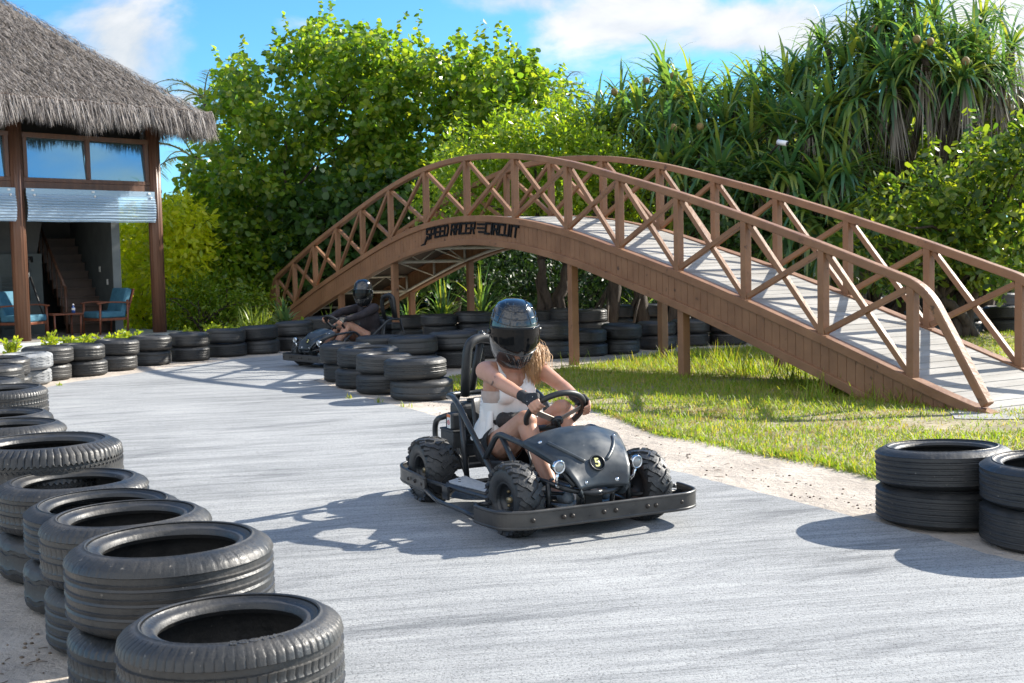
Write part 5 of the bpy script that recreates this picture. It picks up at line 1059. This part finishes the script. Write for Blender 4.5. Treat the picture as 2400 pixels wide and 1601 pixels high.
    text_mesh('number', number, .066, .0012, M_YEL, cw, Mx)
    # headlights on chrome brackets
    for y in (-.252, .245):
        x, z = (1.30, .380) if y < 0 else (1.235, .352); hl = bpy.data.objects.new('headlight', None); hl.empty_display_size = .05; link(hl, K); hl.location = (x, y, z); hl.rotation_euler = (0, math.radians(4), math.radians(8))
        m = MB(); m.lathe([(0,-.050),(.014,-.046),(.025,-.032),(.032,-.010),(.033,.008)], 24, axis='x'); m.build('lamp_shell', M_FRAME, hl)
        m = MB(); m.lathe([(.033,-.004),(.0355,.004),(.0355,.016),(.031,.022),(.027,.016)], 28, axis='x'); m.tube([(.0,0,-.037),(-.01,-.0,-.075),(-.02,.02*(1 if y < 0 else -1),-.105)], .008, 8); m.tube([(-.02,.02*(1 if y < 0 else -1),-.105),(-.05,.03*(1 if y < 0 else -1),-.115)], .012, 8); m.build('chrome_bezel', M_CHROME, hl)
        m = MB(); m.lathe([(.0295,.013),(.022,.020),(.011,.024),(0,.025)], 24, axis='x'); m.build('lens', M_LENS, hl)
    # steering
    C0 = np.array([.81,0,.585]); vv = np.array([.707,0,.707]); nn = np.array([.707,0,-.707]); sr = .166
    sw = bpy.data.objects.new('steering_wheel', None); sw.empty_display_size = .05; link(sw, K); P = []
    for a in np.linspace(0, 2*PI, 41)[:-1]:
        y, s_ = math.cos(a)*sr, math.sin(a)*sr; s_ = max(s_, -.132); P.append(C0+np.array([0,y,0])+vv*s_)
    m = MB(); m.tube(P, .0165, 12, closed=True); m.build('rim', M_FOAM, sw)
    m = MB(); H = C0+nn*.045-vv*.02
    for a in (math.radians(12), math.radians(168), math.radians(-90)):
        e = C0+np.array([0,math.cos(a)*sr*.95,0])+vv*max(math.sin(a)*sr*.95,-.125); m.bar(H+(e-H)*.1, e, .036, .005, up=tuple(nn))
    m.build('spoke', M_ALU, sw); m = MB(); m.tube([H-nn*.008, H+nn*.012], .036, 18); m.tube([H-nn*.012, H-nn*.006], .03, 18)
    for k in range(6): a = k*PI/3; p = H+np.array([0,math.cos(a)*.026,0])+vv*math.sin(a)*.026; m.tube([p, p+nn*.017], .005, 6)
    m.build('hub', M_FRAME, sw)
    m = MB(); m.tube([H+nn*.005, H+nn*.30], .0125, 12); m.build('steering_column', M_CHROME, K)
    # seat
    m = MB(); P = [(.56,.245),(.40,.215),(.25,.215),(.17,.26),(.12,.38),(.075,.50),(.045,.615)]; V = []
    for i, (x, z) in enumerate(P):
        for j, t in enumerate((-1,-.85,-.5,0,.5,.85,1)): V.append((x+(.05*abs(t)**6 if i > 3 else 0), t*.19*(1 if i < 5 else .93), z+(.06*abs(t)**6 if i < 4 else 0)))
    F = [(i*7+j, i*7+j+1, (i+1)*7+j+1, (i+1)*7+j) for i in range(len(P)-1) for j in range(6)]; m.add(V, F, True); so = m.build('seat', M_SEAT, K); s_ = so.modifiers.new('t', 'SOLIDIFY'); s_.thickness = .035; s_.offset = 0; s2 = so.modifiers.new('s', 'SUBSURF'); s2.levels = s2.render_levels = 2
    # engine, fuel tank, battery box behind the seat
    m = MB(); m.box((-.20,-.05,.34), (.20,.26,.22)); m.box((-.20,.02,.21), (.26,.30,.05)); m.tube([(-.20,.08,.34),(-.20,.19,.34)], .085, 20)
    for k in range(6): m.box((-.20,-.05,.30+.03*k), (.23,.20,.008))
    e = m.build('engine', M_BOX, K, bevel=.012)
    m = MB(); m.box((-.17,-.02,.505), (.20,.30,.10)); m.build('fuel_tank', M_BOX, e, bevel=.03, bseg=3); m = MB(); m.tube([(-.17,-.06,.55),(-.17,-.06,.575)], .028, 14); m.build('fuel_cap', M_FRAME, e)
    m = MB(); m.box((-.14,-.205,.315), (.20,.075,.155)); m.box((-.14,-.205,.398), (.21,.085,.014)); m.build('battery_box', M_BOX, K, bevel=.008)
    m = MB(); m.box((-.105,-.19,.455), (.10,.10,.10)); ab = m.build('air_filter', M_BOX, K, bevel=.012)
    m = MB(); m.box((-.105,-.2415,.455), (.050,.003,.085)); st = m.build('warning_sticker', M_WHITE, ab); m = MB(); m.box((-.105,-.2436,.488), (.048,.002,.018)); m.build('orange_band', M_ORANGE, ab)
    m = MB(); cc = [(-.105+math.cos(a)*.014, -.2436, .448+math.sin(a)*.014) for a in np.linspace(0, 2*PI, 17)[:-1]]; m.tube(cc, .002, 5, closed=True); m.tube([(-.116,-.2436,.458),(-.094,-.2436,.438)], .002, 5); m.build('warning_symbol', M_RED, ab)
    m = MB(); m.tube(fillet([(-.18,-.22,.48),(-.33,-.24,.44),(-.33,-.24,.30),(-.22,-.23,.24)], .08, 6), .018, 10); m.build('exhaust_pipe', M_FRAME, K)
    for P, r_ in (([(.95,-.24,.41),(1.0,-.25,.36),(.97,-.25,.30),(.93,-.26,.28)], .006), ([(-.1,-.2,.28),(0,-.24,.25),(.1,-.22,.23),(.16,-.25,.2)], .007), ([(-.05,-.23,.24),(.02,-.26,.30),(.08,-.24,.24)], .005)):
        m = MB(); m.tube(catmull(P, 5), r_, 6); m.build('cable', M_FOAM, K)
    return K
K1_A = math.atan2(-.898, .44); K1_O = (-.13, 7.33, 0)
make_kart('black go-kart with a yellow number 5 badge, driven by the woman in the white top', K1_O, K1_A, '5', math.radians(4))
K2_A = math.atan2(-.66, -.75); K2_O = (-1.86, 17.52, 0)
make_kart('black go-kart with a yellow number 2, half hidden behind the tyre island', K2_O, K2_A, '2', math.radians(-6))
# ------------------------------------------------------------------ the two drivers
def skinmat(name, c1, c2):
    m, nt, ns, L = newmat(name); out = N(ns, 'ShaderNodeOutputMaterial'); b = N(ns, 'ShaderNodeBsdfPrincipled'); L.new(b.outputs[0], out.inputs[0])
    tc = N(ns, 'ShaderNodeTexCoord'); n = N(ns, 'ShaderNodeTexNoise', i_Scale=9.0, i_Detail=6.0); L.new(tc.outputs['Object'], n.inputs['Vector']); r = ramp(ns, [(.3, c1), (.7, c2)]); L.new(n.outputs['Fac'], r.inputs[0]); L.new(r.outputs[0], b.inputs['Base Color'])
    b.inputs['Roughness'].default_value = .46; b.inputs['Subsurface Weight'].default_value = .18; b.inputs['Subsurface Radius'].default_value = (.02,.008,.004); b.inputs['Subsurface Scale'].default_value = .6; b.inputs['Specular IOR Level'].default_value = .4
    return m
M_SKIN = skinmat('skin', (.40,.205,.135), (.52,.285,.20))
def capsule(mb, a, b, ra, rb, seg=18):
    a, b = np.array(a, float), np.array(b, float); d = b-a; l = np.linalg.norm(d); d = d/l if l > 1e-6 else np.array([0,0,1.0]); P = []; R = []
    for t in np.linspace(-PI/2, 0, 6): P.append(a+d*ra*math.sin(t)); R.append(max(ra*math.cos(t), ra*.02))
    for t in np.linspace(0, PI/2, 6): P.append(b+d*rb*math.sin(t)); R.append(max(rb*math.cos(t), rb*.02))
    mb.tube(P, R, seg)
def remesh(name, mb, voxel, m, parent, smooth=6, cut=None, thick=0, fac=.5):
    o = mb.build(name, None); r = o.modifiers.new('r', 'REMESH'); r.mode = 'VOXEL'; r.voxel_size = voxel; r.use_smooth_shade = True
    s = o.modifiers.new('s', 'SMOOTH'); s.factor = fac; s.iterations = smooth; bpy.context.view_layer.update()
    me = bpy.data.meshes.new_from_object(o.evaluated_get(bpy.context.evaluated_depsgraph_get())); bpy.data.objects.remove(o); me.name = name
    if cut:
        bm = bmesh.new(); bm.from_mesh(me); bmesh.ops.delete(bm, geom=[v for v in bm.verts if not cut(v.co)], context='VERTS'); 
        for k in range(3): bmesh.ops.smooth_vert(bm, verts=[v for v in bm.verts if v.is_boundary], factor=.5, use_axis_x=True, use_axis_y=True, use_axis_z=True)
        bm.to_mesh(me); bm.free()
    me.polygons.foreach_set('use_smooth', np.ones(len(me.polygons), bool)); me.materials.clear(); me.materials.append(m); ob = link(bpy.data.objects.new(name, me), parent)
    if thick: q = ob.modifiers.new('t', 'SOLIDIFY'); q.thickness = thick; q.offset = 1
    return ob
M_SHELL = mat('glossy_helmet_shell', (.010,.012,.014), (.016,.018,.020), rough=.15, scale=40, spec=.5, coat=.6)
M_CARB = mat('dark_carbon_weave', (.012,.012,.013), (.030,.030,.031), rough=.25, scale=140, spec=.5, coat=.7)
M_VISOR = mat('smoked_visor', (.006,.007,.008), rough=.05, spec=.18, coat=.0)
M_GLOVE = mat('black_glove_fabric', (.010,.010,.012), (.022,.022,.024), rough=.75, scale=60, bump=.3, bscale=300)
HS = [(.188,.012,.012,.012),(.184,.055,.06,.05),(.168,.095,.105,.088),(.135,.128,.138,.114),(.09,.150,.155,.130),(.04,.162,.160,.139),(-.01,.168,.155,.142),(-.06,.172,.145,.139),(-.105,.178,.128,.130),(-.145,.176,.108,.114),(-.18,.158,.09,.094),(-.205,.120,.075,.074)]
def hsec(z):
    for a, b in zip(HS[:-1], HS[1:]):
        if a[0] >= z >= b[0]: t = (a[0]-z)/(a[0]-b[0]); t = t*t*(3-2*t)*.5+t*.5; return [p+(q-p)*t for p, q in zip(a[1:], b[1:])]
    return HS[-1][1:] if z < 0 else HS[0][1:]
def hpt(th, z, k=1.0, off=0.0):
    f, b, w = hsec(z); c, s = math.cos(th), math.sin(th); e = 1.0 if z > -.05 else 1+.35*min(1, (-.05-z)/.12)
    x = (f if c > 0 else b)*math.copysign(abs(c)**(1 if c < 0 else e), c); y = w*math.copysign(abs(s)**(e if c > 0 else 1), s)
    n = math.hypot(x, y)+1e-9; return np.array([x*(1+off/n)*k, y*(1+off/n)*k, z*k])
def helmet(parent, loc, yaw, pitch, style, scale=1.0):
    h = bpy.data.objects.new('helmet', None); h.empty_display_size = .1; link(h, parent); h.location = loc; h.rotation_euler = (0, pitch, yaw); h.scale = (scale,)*3
    zs = [.188,.187,.184,.178,.168,.153,.135,.113,.09,.065,.04,.015,-.01,-.035,-.06,-.083,-.105,-.125,-.145,-.163,-.18,-.194,-.205]; n = 72; V = [hpt(2*PI*i/n, z) for z in zs for i in range(n)]; V = [v for v in V]; b = len(V)
    V += [hpt(2*PI*i/n, -.195, .86) for i in range(n)]; V += [hpt(2*PI*i/n, -.10, .82) for i in range(n)]
    F = [(j*n+i, (j+1)*n+i, (j+1)*n+(i+1)%n, j*n+(i+1)%n) for j in range(len(zs)+1) for i in range(n)]; 
    F.append(None); F = F[:-1]; top = MB(); top.add(V, F, True); top.add([V[i] for i in range(n)], [tuple(range(n))]); sh = top.build('helmet_shell', M_SHELL, h)
    # visor: offset skin over the face opening
    nt_, nz_ = 41, 17; VV = []
    for i in range(nt_):
        th = math.radians(-84+168*i/(nt_-1)); c = abs(th)/math.radians(84); zt = .050-.012*c**2; zb = -.098+.085*c**1.6+(.022*max(0, 1-c/.16))
        for j in range(nz_): VV.append(hpt(th, zb+(zt-zb)*j/(nz_-1), off=.006))
    FV = np.array([(i*nz_+j, (i+1)*nz_+j, (i+1)*nz_+j+1, i*nz_+j+1) for i in range(nt_-1) for j in range(nz_-1)]); vz = npmesh('visor', VV, FV, M_VISOR, h, smooth=True); q = vz.modifiers.new('t', 'SOLIDIFY'); q.thickness = .004; q.offset = 1
    m = MB(); E = [VV[i*nz_+nz_-1] for i in range(nt_)]; m.tube(E, .0035, 6); E = [VV[i*nz_] for i in range(nt_)]; m.tube(E, .0035, 6); m.build('visor_seal', M_FOAM, h)
    for s in (-1, 1): p = hpt(s*math.radians(86), .005, off=.008); m = MB(); m.tube([p-np.array([0,s*.006,0]), p+np.array([0,s*.012,0])], .015, 14); m.build('visor_pivot', M_FRAME, h)
    m = MB()
    if style == 'ribbed':
        for z, a in ((.176, 75), (.150, 105), (.108, 110), (.072, 95)): m.tube([hpt(math.radians(t), z-.014*math.cos(math.radians(t*1.4)), off=.001) for t in np.linspace(-a, a, 33)], .0028, 6)
        for t in (-62, -28, 28, 62): m.tube([hpt(math.radians(t*(1-.25*k/8)), .065+.11*k/8, off=.001) for k in range(9)], .0024, 6)
        m.build('shell_rib', M_SHELL, h); m = MB()
    for s in (-1, 1):                                            # chin vents
        for t0, z0, t1, z1 in ((14,-.125,9,-.19),(26,-.12,20,-.185),(40,-.105,34,-.16)): m.tube([hpt(math.radians(s*(t0+(t1-t0)*k/5)), z0+(z1-z0)*k/5, off=.002) for k in range(6)], [.001,.005,.006,.006,.005,.001], 6)
    m.tube([hpt(math.radians(t), -.112+.02*abs(t)/60, off=.001) for t in np.linspace(-60, 60, 21)], .004, 6); m.build('chin_vent', M_CARB, h); return h
def hand(mb, wrist, g, tau, rho, nu, thumb_sign=1, fr=.0088):
    """a hand closed on a rim at g: tau along the rim, rho outward, nu towards the driver; four unequal bent fingers and a thumb"""
    g, tau, rho, nu, wrist = [np.array(v, float) for v in (g, tau, rho, nu, wrist)]; tips = []
    for j, ln in enumerate((.94, 1.05, 1.0, .82)):
        o = g+tau*(j-1.5)*.0205*thumb_sign; k = o+nu*.034+rho*.016; a = o+rho*.037*ln-nu*.004; b_ = o+rho*.022-nu*.036*ln; c = o-rho*.010*ln-nu*.036
        capsule(mb, wrist+tau*(j-1.5)*.011*thumb_sign, k, .0165, .0125, 12); capsule(mb, k, a, fr*1.12, fr, 12); capsule(mb, a, b_, fr, fr*.92, 12); capsule(mb, b_, c, fr*.92, fr*.82, 12); tips.append((k, a, b_, c))
    t0 = wrist+(g-wrist)*.35-tau*thumb_sign*.018; t1 = g-rho*.030+nu*.022-tau*thumb_sign*.026; t2 = g-rho*.034-nu*.006-tau*thumb_sign*.045
    capsule(mb, t0, t1, .014, .0105, 12); capsule(mb, t1, t2, .0105, .0085, 12); return tips
def driver(label, loc, rotz, woman=True):
    P_ = thing('person', label, 'person', loc, rotz, 'drivers of the go-karts'); C0 = np.array([.81,0,.585]); vv = np.array([.707,0,.707]); nu = np.array([-.707,0,.707]); sr = .166
    def rim(a): y, s = math.cos(a)*sr, math.sin(a)*sr; return C0+np.array([0,y,0])+vv*s, np.array([0,-math.sin(a),0])+vv*math.cos(a), np.array([0,math.cos(a),0])+vv*math.sin(a)
    gR, tR, rR = rim(math.radians(149)); gL, tL, rL = rim(math.radians(14))
    J = dict(shR=(.285,-.172,.785), elR=(.572,-.202,.735), wrR=tuple(gR+np.array([-.088,-.016,.026])), shL=(.258,.178,.785), elL=(.498,.208,.695), wrL=tuple(gL+np.array([-.086,.012,.032])),
             hipR=(.25,-.095,.315), knR=(.700,-.125,.535), anR=(.985,-.11,.20), hipL=(.25,.095,.315), knL=(.670,.118,.575), anL=(.985,.11,.20))
    torso = MB(); w = 1.0 if woman else 1.12
    rows = [((.205,.085,.325),.108),((.195,.070,.40),.092),((.200,.055,.48),.080),((.218,.058,.56),.086),((.235,.072,.65),.090),((.252,.090,.725),.074),((.262,.118,.782),.052)]
    for (a, ra), (b, rb) in zip(rows[:-1], rows[1:]):
        for s in (-1, 1): capsule(torso, (a[0],s*a[1]*w,a[2]), (b[0],s*b[1]*w,b[2]), ra, rb)
        capsule(torso, (a[0],0,a[2]), (b[0],0,b[2]), ra*.98, rb*.98)
    capsule(torso, (.262,-.145*w,.785), (.262,.145*w,.785), .05, .05)
    if woman:
        for s in (-1, 1): capsule(torso, (.285,s*.062,.655), (.312,s*.066,.650), .058, .050)
    body = MB(); body.v = list(torso.v); body.f = [list(f) for f in torso.f]; body.sm = list(torso.sm)
    capsule(body, (.265,0,.79), (.30,0,.93), .056, .050); body.ball((.325,0,1.01), .095, 20, 14, (1,.82,1.2)); capsule(body, (.37,0,.945), (.385,0,.95), .045, .04)
    capsule(body, (.415,0,1.0), (.425,0,.985), .014, .016)           # nose, hidden in the helmet
    for s in (-1, 1): capsule(body, (.325,s*.078,1.0), (.33,s*.083,1.02), .016, .014)
    for s, c in (('R', -1), ('L', 1)):
        sh, el, wr = [np.array(J[k+s]) for k in ('sh', 'el', 'wr')]; capsule(body, (.262,c*.12,.785), sh, .055, .056); mid = sh+(el-sh)*.35; capsule(body, sh, mid, .056, .048); capsule(body, mid, el, .048, .038); fm_ = el+(wr-el)*.3; capsule(body, el, fm_, .038, .038); capsule(body, fm_, wr, .038, .0255)
        hp, kn, an = [np.array(J[k+s]) for k in ('hip', 'kn', 'an')]; md = hp+(kn-hp)*.45+np.array([0,0,-.012]); capsule(body, hp, md, .100, .086); capsule(body, md, kn, .086, .060); capsule(body, kn, kn+np.array([.012,0,.0]), .061, .058); cf = kn+(an-kn)*.33+np.array([-.016,0,-.008]); capsule(body, kn, cf, .056, .055); capsule(body, cf, an, .055, .034); capsule(body, an, an+np.array([.14,0,-.012]), .036, .026); capsule(body, an+np.array([-.02,0,-.03]), an+np.array([.05,0,-.035]), .03, .03)
    tR_ = hand(body, J['wrR'], gR, tR, rR, nu, -1); tL_ = hand(body, J['wrL'], gL, tL, rL, nu, 1)
    ob = remesh('body', body, .0052 if woman else .0065, M_SKIN, P_, smooth=4)
    # fingerless gloves
    for s, wr, g, ta, rh, tips, ts in (('R', J['wrR'], gR, tR, rR, tR_, -1), ('L', J['wrL'], gL, tL, rL, tL_, 1)):
        m = MB(); wr = np.array(wr); el = np.array(J['el'+s]); back = wr+(el-wr)*.20; capsule(m, back, wr, .0315, .0300)
        for j, (k, a, b_, c) in enumerate(tips): capsule(m, wr+ta*(j-1.5)*.011*ts, k, .0200, .0160, 12); capsule(m, k, k+(a-k)*.75, .0140, .0122, 12)
        t0 = wr+(g-wr)*.35-ta*ts*.018; t1 = g-rh*.030+nu*.022-ta*ts*.026; capsule(m, t0, t0+(t1-t0)*.8, .0175, .0138, 12)
        gl = remesh('glove', m, .0045, M_GLOVE, P_, smooth=2); q = MB(); ctr = wr+(g-wr)*.55+nu*.026
        for k, (j, mm) in enumerate(((0,'glove_piping_white'),(2,'glove_piping_accent'))):
            o_ = tips[j][0]; q.tube([wr+nu*.026+ta*(j-1.5)*.012*ts, (wr+o_)/2+nu*.022, o_+nu*.0165, o_+(tips[j][1]-o_)*.4+nu*.012+rh*.008], .0026, 6)
        q.build('glove_piping', M_WHITE if s == 'R' else bpy.data.materials.get('glove_teal') or mat('glove_teal', (.12,.62,.50), rough=.5), gl)
        q = MB(); q.tube([wr+(el-wr)*.06+nu*.030+ta*k for k in (-.02, 0, .02)], .0035, 6); q.build('glove_cuff_band', M_ORANGE if s == 'R' else M_WHITE, gl)
    sh_ = MB()                                                   # shorts
    capsule(sh_, (.205,-.085,.325), (.205,.085,.325), .122, .122); capsule(sh_, (.195,-.07,.40), (.195,.07,.40), .104, .104)
    for s, c in (('R',-1),('L',1)): hp, kn = np.array(J['hip'+s]), np.array(J['kn'+s]); capsule(sh_, hp, hp+(kn-hp)*.44+np.array([0,0,-.010]), .118, .108)
    hpm = lambda v: (v.z < .455) and ((v.x-.25)*.92+(v.z-.315)*.4 < .150)
    remesh('shorts', sh_, .008, mat('black_shorts_cloth' if woman else 'dark_shorts_cloth', (.008,.008,.009), (.018,.018,.019), rough=.85, scale=18, bump=.4, bscale=40), P_, smooth=5, cut=hpm, thick=.004)
    for s in ('R','L'):
        an = np.array(J['an'+s]); m = MB(); capsule(m, an+np.array([-.03,0,-.035]), an+np.array([.16,0,-.02]), .042, .034); capsule(m, an+np.array([-.01,0,.0]), an+np.array([.02,0,-.02]), .042, .042); remesh('shoe', m, .009, mat('grey_shoe', (.16,.20,.24), (.30,.33,.36), rough=.6, scale=20), P_, smooth=3)
    if woman:
        def grow(mb, e, k=0.0):
            o = MB()
            for (a, ra), (b, rb) in zip(rows[:-1], rows[1:]):
                lo = lambda p: e+.030*max(0, (.58-p[2])/.2)*k
                for s in (-1, 1): capsule(o, (a[0],s*a[1],a[2]), (b[0],s*b[1],b[2]), ra+lo(a), rb+lo(b))
                capsule(o, (a[0]+.006,0,a[2]), (b[0]+.006,0,b[2]), ra*.98+lo(a), rb*.98+lo(b))
            capsule(o, (.262,-.13,.785), (.262,.13,.785), .05+e*.9, .05+e*.9)
            for s in (-1, 1): capsule(o, (.285,s*.062,.655), (.314,s*.066,.650), .058+e, .051+e)
            return o
        def keep_top(v):
            ay = abs(v.y)
            if v.z > .69 and v.x > .20 and ay < .028+(v.z-.69)*.50: return False       # deep scoop neckline in front
            if v.z > .78 and ay < .068: return False                                     # open at the neck
            if ay > .118-.05*max(0, (v.z-.70)/.1)*0+.0 and v.z > .60: return (ay < .122 and v.z > .70)
            if v.z > .70 and ay > .112: return False
            return v.z > .385+.02*math.sin(v.y*30)
        tm = mat('white_tank_cloth', (.62,.62,.62), (.76,.755,.75), rough=.85, scale=5, bump=.35, bscale=9, stretch=(1,1,.35)); remesh('tank_top', grow(None, .016, 1.0), .007, tm, P_, smooth=4, cut=keep_top, thick=.002)
        remesh('sports_bra', grow(None, .007), .008, mat('beige_sport_cloth', (.42,.33,.29), (.47,.38,.34), rough=.8, scale=30), P_, smooth=3, cut=lambda v: .575 < v.z < .675-.02*abs(v.y)*0, thick=.001)
        # loose side panels of the top hanging over the hip
        for s in (-1, 1):
            V = []; nn_, mm_ = 15, 14
            for i in range(nn_):
                t = i/(nn_-1)
                for j in range(mm_):
                    u = j/(mm_-1); x = .12+.17*u+.03*t; fl = .012*math.sin(u*15+t*2.5)*(.3+t); V.append((x, s*(.125+.05*math.sin(u*PI)*.6+.035*t+fl), .60-.235*t+.02*math.sin(u*4)))
            FF = np.array([(i*mm_+j, (i+1)*mm_+j, (i+1)*mm_+j+1, i*mm_+j+1) for i in range(nn_-1) for j in range(mm_-1)]); o = npmesh('cloth_panel', V, FF, tm, P_, smooth=True); q = o.modifiers.new('t', 'SOLIDIFY'); q.thickness = .003
        m = MB(); P = []; 
        for a in np.linspace(-100, 100, 21): P.append((.245+.105*math.cos(math.radians(a)), .135*math.sin(math.radians(a)), .475+.015*math.cos(math.radians(a))))
        m.sweep(P, rect(.012, .03), smooth=True); bs = m.build('belt', M_GLOVE, P_)
        m = MB(); 
        for a in (-48, -24, 0, 24, 48): m.ball((.262+.105*math.cos(math.radians(a)), .115*math.sin(math.radians(a)), .495), .05, 14, 10, (.75, .95, 1.0))
        remesh('belt_bag', m, .008, M_GLOVE, bs, smooth=6)
        cu = Matrix(((-.12,.0,.99,.372),(.99,0,.12,-.035),(0,1,0,.520),(0,0,0,1))); text_mesh('bag_writing', 'Dajana', .026, .0008, M_WHITE, bs, cu)
        # ponytail falling over the left shoulder
        m = MB(); hm = mat('fair_hair', (.30,.15,.06), (.66,.42,.21), rough=.45, scale=70, stretch=(1,1,.12), lo=.3, hi=.7)
        for k in range(420):
            a, b_ = RNG.normal(size=3)*np.array([.018,.022,.014]), RNG.normal(size=3)*np.array([.016,.036,.024]); e = RNG.normal(size=3)*np.array([.018,.026,.045]); P = catmull([np.array([.235,.075,.91])+a, np.array([.262,.125,.895])+b_*1.1, np.array([.318,.128,.835])+b_, np.array([.338,.122,.785])+b_*.85+e*.12, np.array([.345,.114,.720])+b_*.65+e*.35], 5); n = len(P); m.tube(P, [.0019*(1-.7*(i/(n-1))**2) for i in range(n)], 3)
        for k in range(45):                                      # loose flyaway strands
            b_ = RNG.normal(size=3)*np.array([.022,.045,.035]); e = RNG.normal(size=3)*np.array([.03,.045,.05]); m.tube(catmull([np.array([.24,.08,.90]), np.array([.265,.13,.90])+b_, np.array([.318,.132,.84])+b_*1.05, np.array([.338,.125,.77])+b_*.9+e*.3], 5), .0009, 3)
        m.build('hair', hm, P_)
        # fine dark tattoo lines on the upper arms
        m = MB(); sh, el = np.array(J['shR']), np.array(J['elR'])
        for dx in (0, .008):
            m.tube([sh+(el-sh)*(.78+dx*2)+np.array([.012+dx,-.028-.006*k,.030-.013*k]) for k in range(5)], .0016, 5)
        m.build('tattoo', mat('tattoo_ink', (.05,.045,.05), rough=.6), P_)
    else:
        tm = mat('sheer_black_cloth', (.014,.011,.014), (.034,.026,.030), rough=.8, scale=9, bump=.4, bscale=20); m = MB(); m.v = list(torso.v); m.f = [list(f) for f in torso.f]; m.sm = list(torso.sm)
        for (a, ra), (b, rb) in zip(rows[:-1], rows[1:]):
            for s in (-1, 0, 1): capsule(m, (a[0],s*a[1]*w,a[2]), (b[0],s*b[1]*w,b[2]), ra+.018, rb+.016)
        for s, c in (('R',-1),('L',1)): sh, el, wr = [np.array(J[k+s]) for k in ('sh','el','wr')]; capsule(m, (.262,c*.11,.785), sh, .068, .068); capsule(m, sh, el, .068, .056); capsule(m, el, el+(wr-el)*.82, .056, .044)
        remesh('long_sleeve_top', m, .009, tm, P_, smooth=5, cut=lambda v: not (v.z > .82 and abs(v.y) < .075))
    return P_
d1 = driver('person in white tank top, black shorts and glossy helmet steering the near go-kart', K1_O, K1_A, True)
helmet(d1, (.318,0,1.010), math.radians(-10), math.radians(9), 'ribbed')
d2 = driver('person in a sheer black long sleeved top and black helmet steering the far go-kart', K2_O, K2_A, False)
helmet(d2, (.318,0,1.015), math.radians(30), math.radians(4), 'plain', .97)
